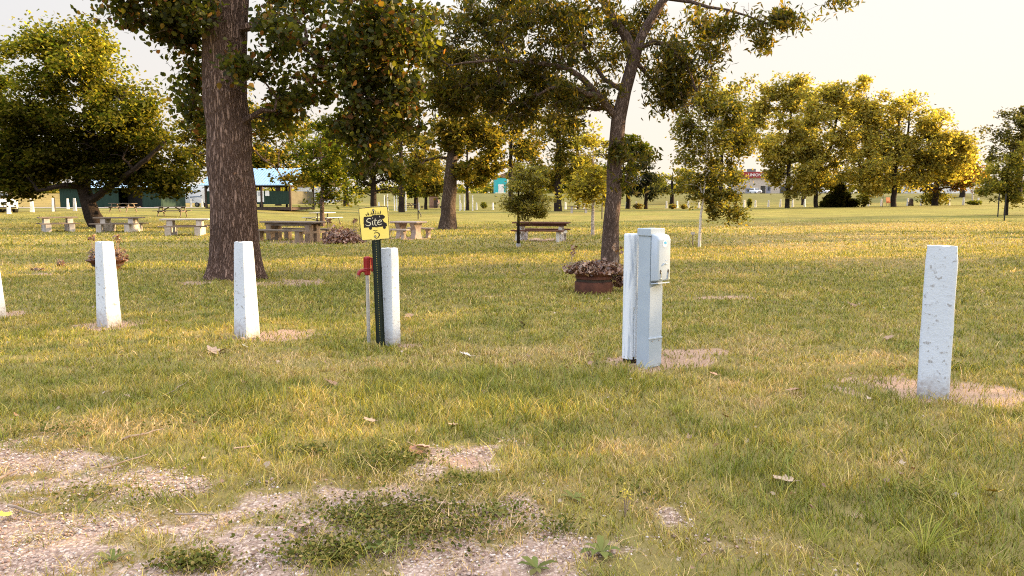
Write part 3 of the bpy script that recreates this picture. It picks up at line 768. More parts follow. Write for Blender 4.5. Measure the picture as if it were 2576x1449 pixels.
# sapling with wrapped base
sap = park_tree('young_tree', 'small round young tree with white wrapped trunk base beside a picnic table', 1304, 0, 4.2, [(1325, 490, 62, 58, 44), (1320, 440, 45, 32, 18), (1350, 530, 38, 30, 10), (1290, 510, 32, 30, 10)],
          .105, 150, .2, OLIVE + [(.24, .2, .05)], 'bark_dark', 43, tip=.005, py=622, zmin=.9, near=True, shape='lance', twigs=False, void=.3)
mb = MB(); mb.tube([(0, 0, 0), (0.01, 0, .13)], [.085, .08], 10); mb.build('trunk_wrap', M['white_paint'], sap)
# birches
park_tree('birch_tree', 'slim golden birch with pale trunk between two dark tree trunks', 1491, 0, 4.6, [(1480, 400, 40, 60, 20), (1500, 470, 38, 40, 14), (1455, 470, 32, 35, 10), (1520, 400, 30, 40, 9), (1470, 330, 30, 40, 9)],
          .15, 100, .34, GOLD, 'birch_tan', 47, tip=.008, py=592, zmin=1.6, hang=.25)
park_tree('birch_tree', 'young weeping birch with thin white trunk on the right of the power pedestal', 1759, 0, 3.8,
          [(1800, 340, 92, 130, 100), (1775, 240, 62, 75, 34), (1750, 430, 62, 70, 26), (1826, 440, 44, 55, 18), (1846, 535, 24, 20, 5), (1830, 495, 32, 28, 12), (1805, 470, 40, 30, 12), (1815, 515, 30, 24, 9), (1790, 500, 48, 32, 14), (1850, 260, 45, 60, 16), (1720, 330, 36, 70, 14), (1876, 350, 28, 45, 8)],
          .085, 120, .2, OLIVE + [(.09, .1, .02), (.25, .19, .03)], 'birch', 49, tip=.0045, py=622, zmin=1.1, near=True, shape='round', hang=.35, twigs=False, tpath=[(1763, 540, 3.0), (1770, 500, 2.2), (1778, 380, 1.4), (1785, 200, .6)])
# row on the right
park_tree('poplar_tree', 'tall narrow poplar standing in front of the red fascia building', 1981, 112, 6, [(1975, 225, 50, 60, 20), (1975, 330, 72, 80, 34), (1990, 430, 52, 55, 24), (1958, 455, 28, 36, 12), (2010, 465, 26, 24, 7), (2030, 380, 42, 60, 14)],
          .37, 190, 1.05, HAZY, 'bark_dark', 53, tip=.02, zmin=3.5, shape='clump')
park_tree('maple_tree', 'leaning dark trunked tree just left of the spreading juniper', 2054, 114, 5.5, [(2090, 290, 80, 70, 26), (2120, 230, 55, 40, 11), (2050, 400, 45, 55, 16), (2120, 390, 65, 50, 18), (2060, 300, 40, 60, 12), (2030, 462, 34, 24, 9), (2105, 455, 45, 26, 10)],
          .37, 200, 1.1, HAZY, 'bark_dark', 55, tip=.022, zmin=3, shape='clump', tpath=[(2052, 480, 5), (2043, 445, 4.6), (2062, 420, 3.6), (2090, 370, 3.5), (2110, 280, 1.5)])
park_tree('maple_tree', 'wide spreading golden maple right of the juniper', 2249, 112, 7, [(2250, 290, 95, 65, 34), (2180, 330, 65, 70, 24), (2330, 330, 80, 70, 30), (2390, 360, 52, 55, 18), (2200, 420, 85, 50, 22), (2350, 420, 60, 45, 18), (2270, 400, 60, 60, 12), (2140, 420, 40, 45, 11), (2430, 400, 36, 40, 10), (2160, 290, 45, 45, 14), (2190, 462, 50, 24, 9), (2310, 452, 40, 26, 8)],
          .37, 210, 1.15, HAZY, 'bark_dark', 57, tip=.022, zmin=3.5, shape='clump', tpath=[(2250, 440, 5.5), (2254, 400, 4.5), (2262, 300, 2)], limbs=[[(2252, 425, 4), (2275, 385, 3.6), (2285, 330, 2.6), (2290, 270, 1.2)], [(2252, 425, 4), (2225, 390, 3.4), (2190, 340, 2)], [(2252, 405, 4), (2320, 375, 2.8), (2380, 350, 1.4)], [(2251, 445, 3), (2225, 445, 2.4), (2170, 420, 1.2)]])
park_tree('cedar_tree', 'rusty brown cedar with several stems near the far right', 2353, 121, 8, [(2360, 440, 70, 42, 22), (2430, 430, 60, 40, 20), (2310, 460, 35, 25, 8), (2450, 465, 40, 18, 8), (2400, 400, 60, 30, 10)],
          .36, 110, .9, BROWN + OLIVE[1:2], 'bark_dark', 59, tip=.02, zmin=2, shape='clump', kexp=.52)
park_tree('young_maple_tree', 'staked young maple at the far right edge', 2533, 66, 5, [(2530, 450, 52, 55, 36), (2560, 400, 40, 45, 18), (2500, 485, 34, 26, 12), (2570, 490, 40, 26, 10)],
          .19, 110, .5, OLIVE, 'bark_dark', 61, tip=.01, zmin=1.3, shape='clump')
park_tree('elm_tree', 'grey green elm rising behind the staked young maple', 2560, 150, 10, [(2560, 310, 62, 55, 30), (2520, 350, 45, 40, 14), (2600, 380, 60, 60, 20), (2500, 390, 30, 25, 6)],
          .45, 110, 1.2, [(.07, .075, .035), (.1, .1, .045), (.13, .12, .05)], 'bark_dark', 63, tip=.025, zmin=4, shape='clump')
# trees behind the middle
park_tree('elm_tree', 'pale leafed tree behind the furrowed cottonwood trunk', 575, 54, 11, [(560, 330, 70, 70, 24), (500, 330, 60, 90, 26), (700, 360, 95, 80, 40), (640, 300, 80, 60, 18), (480, 430, 40, 40, 12), (745, 440, 45, 30, 8)],
          .24, 150, .65, MIXED + [(.11, .12, .05)], 'bark', 65, tip=.014, zmin=2.2)
park_tree('ash_tree', 'slender tree shading the thin legged table in front of the open pavilion', 812, 0, 6.5, [(820, 440, 55, 50, 24), (790, 390, 50, 60, 18), (850, 370, 60, 60, 20), (810, 500, 42, 22, 9), (860, 480, 38, 30, 9)],
          .19, 110, .42, GREENS, 'bark', 67, tip=.009, py=570, zmin=1.5, hang=.2)
park_tree('cedar_tree', 'dark dense cedar with splayed stems behind the yellow sign', 940, 82, 9, [(950, 420, 90, 62, 46), (900, 450, 60, 45, 20), (1020, 450, 55, 42, 20), (950, 350, 65, 45, 18)],
          .24, 150, .75, DARK, 'bark_dark', 69, tip=.02, zmin=1.4, kexp=.52)
park_tree('elm_tree', 'twin stemmed elm behind the small round young tree', 1404, 104, 10, [(1400, 330, 70, 85, 34), (1360, 420, 45, 50, 14), (1440, 420, 48, 45, 14), (1400, 240, 55, 50, 12)],
          .36, 160, 1.0, MIXED, 'bark_dark', 71, tip=.02, zmin=3, shape='clump')
park_tree('spruce_tree', 'dark blue green spruce right of the slender grey tree', 1625, 118, 5, [(1625, 480, 52, 22, 26), (1625, 450, 40, 20, 18), (1625, 422, 24, 18, 10), (1625, 400, 10, 12, 4)],
          .3, 130, .6, [(.018, .026, .02), (.03, .036, .026), (.045, .048, .032)], 'bark_dark', 73, tip=.02, zmin=.5, up=.2, cat='spruce')
for i, (lab, px, d, tw, bl, pal_) in enumerate([
    ('thin trunked tree behind the person in the dark shirt', 1071, 128, 4, [(1075, 430, 45, 45, 16), (1060, 370, 50, 50, 12), (1090, 470, 34, 22, 7)], MIXED),
    ('narrow tree right of the thick mid lawn cottonwood trunk', 1176, 118, 4.2, [(1180, 420, 46, 50, 18), (1200, 455, 36, 22, 8), (1170, 340, 50, 60, 14)], MIXED),
    ('crooked reddish trunked tree beside the a frame table near the bollards', 1046, 140, 5, [(1045, 470, 42, 30, 16), (1030, 430, 40, 35, 10)], GREENS),
    ('golden background tree between birch and twin stemmed elm', 1452, 132, 6, [(1460, 400, 55, 70, 22), (1500, 450, 45, 35, 12), (1430, 330, 50, 60, 13)], MIXED),
    ('rounded background tree behind the slender grey trunk', 1580, 122, 6, [(1580, 400, 55, 65, 24), (1610, 380, 40, 45, 10), (1560, 470, 40, 25, 8)], GREENS),
    ('background tree half hidden behind the weeping birch', 1812, 112, 6, [(1830, 310, 70, 80, 28), (1865, 360, 45, 40, 10), (1790, 430, 40, 40, 10), (1890, 300, 40, 50, 10), (1915, 250, 36, 50, 9)], HAZY),
    ('feathery background tree rising between poplar and leaning tree', 2022, 150, 6, [(2030, 250, 45, 40, 10), (2035, 330, 55, 60, 14), (2150, 280, 40, 40, 10), (2110, 250, 36, 40, 7), (1925, 330, 40, 70, 14)], HAZY),
    ('background tree filling the gap behind the golden maple', 2180, 170, 7, [(2190, 400, 70, 60, 24), (2160, 340, 50, 50, 12), (2280, 450, 80, 28, 16), (2120, 455, 60, 24, 12), (2050, 430, 50, 40, 14)], HAZY),
    ('low background tree filling the view left of the thick cottonwood', 1090, 160, 6, [(1090, 440, 60, 45, 22), (1040, 450, 50, 40, 14)], MIXED),
    ('low background tree filling the view right of the teal building', 1345, 165, 6, [(1350, 450, 60, 42, 22), (1390, 460, 40, 30, 10)], MIXED),
    ('low background tree beyond the bollards under the twin stemmed elm', 1520, 170, 6, [(1510, 455, 70, 38, 22), (1450, 465, 50, 28, 12)], GREENS),
    ('low background tree beyond the spruce', 1690, 180, 6, [(1680, 462, 50, 26, 16), (1730, 455, 40, 30, 12)], OLIVE),
    ('wide background tree over the pavilion', 870, 140, 7, [(860, 400, 70, 70, 26), (910, 350, 60, 70, 18), (830, 330, 50, 60, 14)], GREENS),
    ('background elm between the cedar and thick cottonwood', 1010, 100, 8, [(1000, 320, 60, 70, 20), (1040, 390, 45, 50, 12), (960, 300, 50, 60, 12)], MIXED),
    ('background tree above the teal building', 1285, 150, 7, [(1290, 330, 70, 75, 26), (1330, 380, 50, 40, 12), (1255, 300, 50, 60, 12)], MIXED),
    ('dark broad tree at the left edge behind the leaning maple', 20, 66, 12, [(20, 380, 90, 80, 44), (60, 440, 90, 45, 24), (10, 240, 60, 90, 24), (-80, 300, 120, 130, 40)], DARK + GREENS[:1]),
    ('golden topped tree cut off by the left edge', -60, 58, 12, [(-70, 140, 80, 110, 36), (-60, 260, 90, 90, 24)], GREENS),
    ('low background tree behind the open pavilion roof', 700, 135, 8, [(690, 400, 60, 45, 18), (760, 400, 60, 50, 18), (640, 390, 55, 50, 12)], GREENS),
    ('background tree behind the brown shed at right', 2420, 190, 7, [(2420, 450, 60, 25, 16), (2470, 430, 45, 30, 12)], OLIVE)]):
    park_tree('park_tree', lab, px, d, tw, bl, .0036 * d if d > 90 else .24, 150, .0085 * d, pal_, 'bark_dark', 100 + i, tip=.017, zmin=2.4, shape='clump' if d > 90 else 'quad', group='background park trees')
# trees standing to the right of the frame, whose shade falls over the lawn
def side_tree(lab, x, y, h, r, seed):
    bb = Vector((x, y, float(TZ(x, y))))
    tk = [(0, 0, 0, .3), (.1, 0, h * .3, .25), (0, .1, h * .6, .16), (.1, 0, h * .9, .05)]
    tree('shade_tree', lab, bb, tk, [(0, 0, h * .55, r, r, h * .36, 110)], .26, 150, .8, GREENS, 'bark', seed=seed, tip=.014, zmin=h * .2, void=.3)
side_tree('shade tree beyond the right edge nearest the white post', 20, 8.0, 11, 5.2, 201)
side_tree('tall shade tree standing behind the nearest one beyond the right edge', 31, 8, 13, 5.2, 204)
for i_, (sx_, sy_, w_) in enumerate(((29, 34.5, 'first'), (35.5, 40.5, 'second'), (46.5, 58, 'third'), (55, 69, 'farthest'))): side_tree('%s tree of the tall shade row beyond the right edge' % w_, sx_, sy_, 15, 4.2, 210 + i_)
side_tree('shade tree beyond the right edge farther up the lawn', 22.5, 22, 10, 4.0, 202)
side_tree('thin shade tree beyond the right edge by the drive', 33, 18, 10, 3.2, 203)
# distant woodland strip
def treeline():
    rng = np.random.default_rng(5); pos = []; col = []
    for x0 in np.arange(-330, 330, 7.0):
        if -20 < x0 * 1 < -5: pass
        h = rng.uniform(3, 8) * (1.0 if x0 > -120 else .6); y = 330 + rng.uniform(-25, 25); n = 260
        q = rng.normal(size=(n, 3)) * np.array([4.2, 4, h * .3]) + np.array([x0, y, 3.2 + h * .45])
        q[:, 2] = np.maximum(q[:, 2], 3.2); pos.append(q); col.append(pal(n, OLIVE + GREENS, rng) * rng.uniform(.7, 1.2))
    pos = np.concatenate(pos); col = np.concatenate(col)
    o = link('distant_wood', leaf_mesh('distant_wood', pos, 1.5, col, 'clump', .3, rng), M['leaf_far'])
    put(o, 'low hazy line of far trees beyond the road', 'woodland', kind='stuff')
treeline()

# ------------------------------------------------------------------ shrubs
def shrub(lab, px, py, w, h, cols, seed, leaf=.16, n=900, name='shrub', group=None, cone=0.0, shape='quad'):
    g = G(px, py); k = g.y / FOC; rng = np.random.default_rng(seed)
    root = empty(name, g, 0, lab, 'shrub', group)
    W, H = w * k / 2, h * k
    d = rng.normal(size=(n, 3)); d /= np.linalg.norm(d, axis=1, keepdims=True); d *= (rng.random(n) ** .35)[:, None]
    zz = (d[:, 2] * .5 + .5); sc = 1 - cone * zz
    lump = .6 + .8 * vnoise(np.arctan2(d[:, 1], d[:, 0]) * 1.9 + 9, d[:, 2] * 2.6 + 4, seed)
    if cone >= .8:
        cb = [(rng.uniform(-.72, .72), rng.uniform(-.5, .5)) for _ in range(16)]; ci = rng.integers(0, 16, n); cb = np.array(cb); hh_ = np.maximum(.22, (1 - np.abs(cb[:, 0]) * 1.05)) * rng.uniform(.6, .95, 16)
        q_ = np.clip(rng.normal(size=(n, 3)), -1.8, 1.8); fz = rng.random(n) ** .8
        pos = np.stack([(cb[ci, 0] + q_[:, 0] * .13) * W * (1 - .25 * fz), (cb[ci, 1] + q_[:, 1] * .13) * W, np.maximum(.02, (hh_[ci] * fz + q_[:, 2] * .05)) * H], -1); zz = pos[:, 2] / H
    else: pos = np.stack([d[:, 0] * W * sc * lump, d[:, 1] * W * sc * lump, zz * H * (.85 + .15 * lump)], -1)
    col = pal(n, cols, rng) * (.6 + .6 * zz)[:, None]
    link('foliage', leaf_mesh('foliage', pos, leaf * rng.uniform(.6, 1.4, n), col, shape, .4, rng), M['leaf_far'], root)
    mb = MB()
    for i in range(6):
        a = rng.uniform(0, 6.28); mb.tube([(0, 0, -.05), (math.cos(a) * W * .3, math.sin(a) * W * .3, H * .4), (math.cos(a) * W * .6, math.sin(a) * W * .6, H * .75)], [.03, .02, .008], 5)
    mb.build('stems', M['bark_dark'], root)
    return root
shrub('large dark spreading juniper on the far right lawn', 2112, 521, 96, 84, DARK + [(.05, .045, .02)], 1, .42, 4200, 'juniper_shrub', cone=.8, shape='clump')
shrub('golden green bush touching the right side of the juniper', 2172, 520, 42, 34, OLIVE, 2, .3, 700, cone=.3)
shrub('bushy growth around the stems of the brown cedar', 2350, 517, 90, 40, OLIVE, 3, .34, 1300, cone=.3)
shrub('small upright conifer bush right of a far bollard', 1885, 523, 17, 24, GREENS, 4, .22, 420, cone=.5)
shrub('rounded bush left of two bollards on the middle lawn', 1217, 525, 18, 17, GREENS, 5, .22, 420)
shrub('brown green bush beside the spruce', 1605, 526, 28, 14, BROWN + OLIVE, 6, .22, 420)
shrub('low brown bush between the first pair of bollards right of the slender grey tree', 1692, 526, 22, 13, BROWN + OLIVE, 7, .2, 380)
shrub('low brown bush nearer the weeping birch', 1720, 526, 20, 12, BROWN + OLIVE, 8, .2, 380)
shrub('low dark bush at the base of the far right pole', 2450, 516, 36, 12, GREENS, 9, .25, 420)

# ------------------------------------------------------------------ posts in the foreground
def post_mesh(name, w0, w1, h, bev, seed, d0=None, d1=None, chips=()):
    d0 = d0 or w0; d1 = d1 or w1
    bm = bmesh.new(); bmesh.ops.create_cube(bm, size=1)
    bmesh.ops.subdivide_edges(bm, edges=bm.edges[:], cuts=9, use_grid_fill=True)
    for v in bm.verts:
        t = v.co.z + .5
        # rounded square section
        x, y = v.co.x * 2, v.co.y * 2; z = v.co.z * 2
        p = 9.0
        rr = (abs(x) ** p + abs(y) ** p + (abs(z) ** 24 if z > 0 else 0)) ** (1 / p)
        mx = max(abs(x), abs(y), 1e-6); f = mx / max(rr, mx) if mx > .98 else 1
        x *= f; y *= f
        v.co = Vector((x * (w0 + (w1 - w0) * t) / 2, y * (d0 + (d1 - d0) * t) / 2, t * h))
    me = bpy.data.meshes.new(name); bm.to_mesh(me); bm.free()
    n = len(me.vertices); co = np.zeros(n * 3); me.vertices.foreach_get('co', co); co = co.reshape(-1, 3)
    nz = (fbm(co[:, 0] * 9 + co[:, 1] * 7, co[:, 2] * 6, seed) - .5) * .012
    co[:, 0] += nz; co[:, 1] -= nz * .8; co[:, 2] += np.where(co[:, 2] > h * .98, (vnoise(co[:, 0] * 30, co[:, 1] * 30, seed) - .5) * .012, 0)
    me.vertices.foreach_set('co', co.ravel()); me.update()
    return me
def fg_post(label, px, py, top, w0, w1, rz, seed, name='concrete_post', mat='white_paint', bev=.012, d0=None, d1=None):
    g = G(px, py); h = P(px, top, g.y).z - g.z
    o = link(name, post_mesh(name, w0, w1, h + .06, bev, seed, d0, d1), M[mat], None, g - Vector((0, 0, .06)), smooth=True)
    try: o.data.set_sharp_from_angle(angle=R(40))
    except Exception: pass
    o.rotation_euler = (0, 0, rz)
    put(o, label, 'post', 'white posts along the campsite edge')
    return o
fg_post('tapered white post cut off by the left edge of the picture', -22, 800, 600, .29, .185, R(-28), 1)
fg_post('tapered white concrete post in front of the small leafy rim planter', 275, 817, 608, .225, .165, R(-27), 2)
fg_post('tapered white concrete post right in front of the big furrowed trunk', 622, 847, 608, .225, .16, R(-29), 3)
fg_post('stout rounded white post behind the yellow site sign', 984, 868, 624, .165, .15, R(-25), 4)
fg_post('tall straight white post with chipped faces at the far right', 2346, 1000, 618, .235, .225, R(-27), 5, d0=.1, d1=.1)

# round wooden post with split and rotten foot
g = G(1585, 907); hh = P(1585, 588, g.y).z - g.z
root = empty('wooden_post', g, 0, 'round white painted wooden post with rotten foot behind the power pedestal', 'post', 'white posts along the campsite edge')
mb = MB(); rr = .079
def wob(a, z):
    sp = 1 - .22 * max(0, 1 - abs(((a - 5.0 + math.pi) % (2 * math.pi)) - math.pi) / .07) * (1 if z < hh * .42 else 0)
    return sp * (1 + .012 * math.sin(a * 3 + z * 2) + .008 * math.sin(a * 11 + 1))
zs = [.028, .05, .1] + list(np.linspace(.2, hh - .02, 22)) + [hh - .006, hh]
mb.tube([(0, 0, z) for z in zs], [rr] * (len(zs) - 2) + [rr * .98, rr * .93], 44, mod=wob)
mb.build('shaft', M['white_wood'], root, smooth=True)
mb = MB(); mb.tube([(0, 0, -.08), (0, 0, .0), (0, 0, .03), (0, 0, .05)], [rr * .9, rr * .86, rr * .9, rr * .96], 30, mod=lambda a, z: 1 + .05 * math.sin(a * 5 + z * 40))
mb.build('rotten_foot', M['rot'], root, smooth=True)

# ------------------------------------------------------------------ power pedestal
g = G(1631, 918)
ped = empty('power_pedestal', g, R(36), 'grey metal power pedestal with hinged outlet cover beside the wooden post', 'power pedestal')
Hp = P(1631, 574, g.y).z - g.z
W, Dp = .175, .15
MB().box((0, 0, (Hp - .05) / 2 - .05), (W, Dp, Hp + .05 - .04)).build('housing', M['ped'], ped, .004)
MB().box((0, 0, Hp - .035), (W + .022, Dp + .022, .07)).build('cap', M['ped'], ped, .006)
MB().box((.0, -Dp / 2 - .004, .52), (W - .006, .008, 1.0 * .49)).build('front_panel', M['ped_cover'], ped, .002)
MB().box((.0, -Dp / 2 - .004, .135), (W - .002, .012, .27)).build('lower_panel', M['ped'], ped, .002)
MB().box((0, -Dp / 2 - .008, .275), (W + .002, .02, .014)).build('seam_strip', M['ped_cover'], ped, .002)
for sx in (-.045, .045):
    mb = MB(); mb.tube([(sx, -Dp / 2 - .008, .25), (sx, -Dp / 2 - .016, .25)], .007, 8); mb.build('screw', M['steel'], ped)
z0 = P(1640, 706, g.y).z - g.z; z1 = P(1640, 587, g.y).z - g.z
# cover: prism with sloped top and rounded corners (yz profile)
dep = .1
mb = MB()
y0 = -Dp / 2 - .002
prof = [(y0, z0), (y0 - dep, z0 + .015), (y0 - dep, z1 - .05), (y0 - dep + .022, z1 - .012), (y0 - .02, z1), (y0, z1)]
n = len(prof)
for x in (-W / 2 + .004, W / 2 - .004):
    for (yy, zz) in prof: mb.v.append((x, yy, zz))
mb.f.append(tuple(range(n))); mb.f.append(tuple(n + i for i in reversed(range(n))))
for i in range(n): mb.f.append(((i + 1) % n, i, n + i, n + (i + 1) % n))
cov = mb.build('outlet_cover', M['ped_cover'], ped, .014, 3, smooth=True)
mb = MB(); mb.box((0, y0 - dep * .52, z0 - .012), (W - .02, dep * .9, .012), (R(-9), 0, 0)); mb.build('drip_flap', M['ped_cover'], ped, .002)
fy = y0 - dep
zc = z0 + (z1 - z0) * .8
def disc_xz(cx, cy, cz, rx, rz, k=24):
    m = MB(); m.v = [(cx + rx * math.cos(2 * math.pi * i / k), cy, cz + rz * math.sin(2 * math.pi * i / k)) for i in range(k)]
    m.f = [tuple(range(k))]; return m
disc_xz(.0, fy - .0015, zc, .031, .034).build('oval_sticker', M['sticker'], cov)
mb = MB(); mb.v = [(-.018, fy - .003, zc + .008), (.0, fy - .003, zc - .005), (.02, fy - .003, zc - .002), (.021, fy - .003, zc + .012), (.006, fy - .003, zc + .022), (-.01, fy - .003, zc + .018)]; mb.f = [tuple(range(6))]
mb.build('sticker_mark', M['blue'], cov)
mb = MB(); mb.tube([(-.03, fy - .002, z0 + .155), (-.018, fy - .006, z0 + .165), (0, fy - .008, z0 + .18), (.018, fy - .006, z0 + .168), (.034, fy - .002, z0 + .172)], .0035, 6)
mb.tube([(.014, fy - .002, z0 + .2), (.034, fy - .004, z0 + .205)], .003, 6)
mb.build('moulded_badge', M['ped_cover'], cov)
for sx in (-.05, .052):
    lt = disc_xz(sx, fy - .0012, z0 + .1, .011, .02, 16).build('latch_slot', M['black'], cov)
    m2 = MB(); m2.box((sx + .002, fy - .004, z0 + .062), (.011, .006, .062), (0, R(8), 0)); m2.lathe([(0, -.004), (.012, -.003), (.012, .003), (0, .004)], 12, (sx - .001, fy - .004, z0 + .034))
    m2.build('latch_handle', M['chrome'], lt, .001)
mb = MB(); mb.tube([(W / 2, 0, .47), (W / 2 + .03, -.01, .465)], .011, 8); mb.build('side_fitting', M['steel'], ped)

# ------------------------------------------------------------------ site sign
gs = G(957, 874)
sgn = empty('site_sign', gs, 0, 'yellow campsite sign with a camper silhouette and number on a green post', 'sign', rot=(0, R(-1.3), R(4)))
pm = MB(); top = P(946, 526, gs.y).z - gs.z
Ht = top + .0
pm.box((-.024, .012, Ht / 2 - .1), (.006, .03, Ht + .2)); pm.box((.027, .012, Ht / 2 - .1), (.006, .03, Ht + .2))
pm.box((-.036, .028, Ht / 2 - .1), (.02, .005, Ht + .2)); pm.box((.039, .028, Ht / 2 - .1), (.02, .005, Ht + .2))
pm.box((-.0115, 0, Ht / 2 - .1), (.019, .005, Ht + .2)); pm.box((.0145, 0, Ht / 2 - .1), (.019, .005, Ht + .2))
z = -.1
while z < Ht: pm.box((.0015, 0, z), (.0072, .005, .015)); z += .0254
pm.build('channel_post', M['green_steel'], sgn)
plate = MB()
SW, SH = .315, .358
def rrect(w, h, r, k=5):
    pts = []
    for cx, cz, a0 in ((w / 2 - r, h / 2 - r, 0), (-w / 2 + r, h / 2 - r, 90), (-w / 2 + r, -h / 2 + r, 180), (w / 2 - r, -h / 2 + r, 270)):
        for i in range(k + 1):
            a = R(a0 + 90 * i / k); pts.append((cx + r * math.cos(a), cz + r * math.sin(a)))
    return pts
SIGC = Matrix.Translation((-.004, -.016, Ht - SH / 2 + .028)) @ Matrix.Rotation(R(-3.4), 4, 'Y')
def sign_part(mb, name, mat, parent, smooth=False):
    mb.v = [tuple(SIGC @ Vector(q)) for q in mb.v]; return mb.build(name, mat, parent)
plate.prism(rrect(SW, SH, .03), 0, .006)
pl = sign_part(plate, 'sign_plate', M['sign_edge'], sgn)
mb = MB(); mb.v = [(x, -.0012, z) for x, z in rrect(SW - .012, SH - .012, .026)]; mb.f = [tuple(range(len(mb.v)))]
sign_part(mb, 'yellow_face', M['sign_yellow'], pl)
# picture coordinates -> sign plane
def S(u, v):
    dx, dy = u - 846, v - 641
    # p = a*(687,-47) + c*(57,782)
    det = 687 * 782 + 47 * 57
    a = (dx * 782 - dy * 57) / det; c = (687 * dy + 47 * dx) / det
    return (a * SW, -c * SH)
def ribbon(mb, pts, w, y):
    """flat stroke through sign points; w is a width or list"""
    q = [Vector((*S(*p), 0)) for p in pts]; n = len(q)
    if not hasattr(w, '__len__'): w = [w] * n
    o = len(mb.v)
    for i in range(n):
        t = q[min(i + 1, n - 1)] - q[max(0, i - 1)]
        t = t.normalized(); nn = Vector((-t.y, t.x, 0)) * (w[i] * SW / 687 / 2)
        for s_ in (1, -1): p = q[i] + nn * s_; mb.v.append((p.x, y, p.y))
    for i in range(n - 1): mb.f.append((o + 2 * i, o + 2 * i + 1, o + 2 * i + 3, o + 2 * i + 2))
def poly(mb, pts, y):
    o = len(mb.v); mb.v += [(S(*p)[0], y, S(*p)[1]) for p in pts]; mb.f.append(tuple(range(o, o + len(pts))))
def arc(cx, cy, rx, ry, a0, a1, k=14): return [(cx + rx * math.cos(R(a0 + (a1 - a0) * i / k)), cy + ry * math.sin(R(a0 + (a1 - a0) * i / k))) for i in range(k + 1)]
mb = MB(); y1 = -.0024
ribbon(mb, [(770, 1028), (570, 1040), (545, 1036), (532, 1015), (505, 640), (492, 320), (497, 298), (520, 285), (800, 262), (1130, 247), (1150, 252), (1161, 275), (1180, 640), (1194, 985), (1186, 1006), (1165, 1014), (955, 1022)], 14, y1)
sign_part(mb, 'black_border', M['ink'], pl)
mb = MB()
poly(mb, [(596, 745), (600, 500), (612, 486), (780, 478), (800, 456), (830, 450), (1045, 440), (1095, 480), (1092, 510), (1062, 540), (1030, 542), (1066, 612), (1120, 640), (1135, 655), (1138, 715), (860, 732)], y1)
for cx_, cy_ in ((750, 756), (1076, 740)): poly(mb, arc(cx_, cy_, 36, 38, 0, 360, 20)[:-1], y1 - .0003)
ribbon(mb, [(584, 510), (586, 660)], 5, y1); ribbon(mb, [(858, 748), (935, 744)], 6, y1)
for (tx, tb, tt, w_) in ((650, 440, 415, 16), (665, 470, 420, 30), (700, 460, 365, 34), (722, 468, 395, 26), (760, 450, 425, 18), (778, 448, 345, 26), (800, 448, 400, 22), (830, 440, 330, 52), (862, 445, 410, 24), (885, 440, 330, 26), (912, 440, 400, 16), (937, 440, 355, 28), (965, 438, 400, 16), (992, 436, 340, 32)):
    hgt = tb - tt
    poly(mb, [(tx - 3, tb), (tx - 3, tb - hgt * .2), (tx - w_ / 2, tb - hgt * .28), (tx - w_ * .2, tb - hgt * .55), (tx - w_ * .33, tb - hgt * .58), (tx, tt), (tx + w_ * .33, tb - hgt * .58), (tx + w_ * .2, tb - hgt * .55), (tx + w_ / 2, tb - hgt * .28), (tx + 3, tb - hgt * .2), (tx + 3, tb)], y1 - .0002)
sign_part(mb, 'camper_picture', M['ink'], pl)
mb = MB(); y2 = -.0036
ribbon(mb, [(768, 545), (755, 530), (730, 526), (690, 540), (665, 575), (672, 600), (715, 617), (752, 632), (758, 660), (735, 688), (700, 698), (665, 690), (633, 670)], [10, 14, 18, 18, 18, 18, 20, 20, 18, 18, 16, 12, 8], y2)
ribbon(mb, [(798, 585), (800, 640), (808, 680), (822, 686)], 17, y2); ribbon(mb, [(812, 508), (795, 528)], [14, 9], y2)
ribbon(mb, [(868, 530), (858, 590), (854, 650), (864, 682), (890, 690), (905, 682)], [14, 17, 17, 17, 14, 9], y2); ribbon(mb, [(828, 580), (912, 570)], 12, y2)
ribbon(mb, [(920, 632), (1000, 606), (1018, 590), (1008, 572), (985, 562), (945, 580), (918, 625), (925, 660), (955, 678), (990, 672), (1025, 650)], [12, 13, 15, 15, 15, 16, 18, 18, 16, 14, 8], y2)
poly(mb, [(970, 460), (962, 500), (982, 498)], y2)
sign_part(mb, 'site_lettering', M['cream'], pl)
mb = MB()
ribbon(mb, [(808, 812), (850, 808), (912, 803), (868, 838), (825, 885)], [8, 14, 12, 10, 6], y1)
ribbon(mb, [(825, 885), (880, 862), (925, 865), (950, 890), (952, 930), (925, 975), (880, 1005), (825, 1018)], [6, 14, 22, 26, 26, 20, 12, 5], y1 - .0003)
sign_part(mb, 'number_three', M['ink'], pl)
for (u, v) in ((828, 332), (855, 952)):
    sx_, sz_ = S(u, v)
    for rr_, yy, mt, nm in ((.0125, y2 - .001, 'ink', 'bolt_washer'), (.0072, y2 - .004, 'steel', 'bolt_head')):
        m_ = MB(); m_.tube([(sx_, 0, sz_), (sx_, yy, sz_)], rr_, 14); sign_part(m_, nm, M[mt], pl)

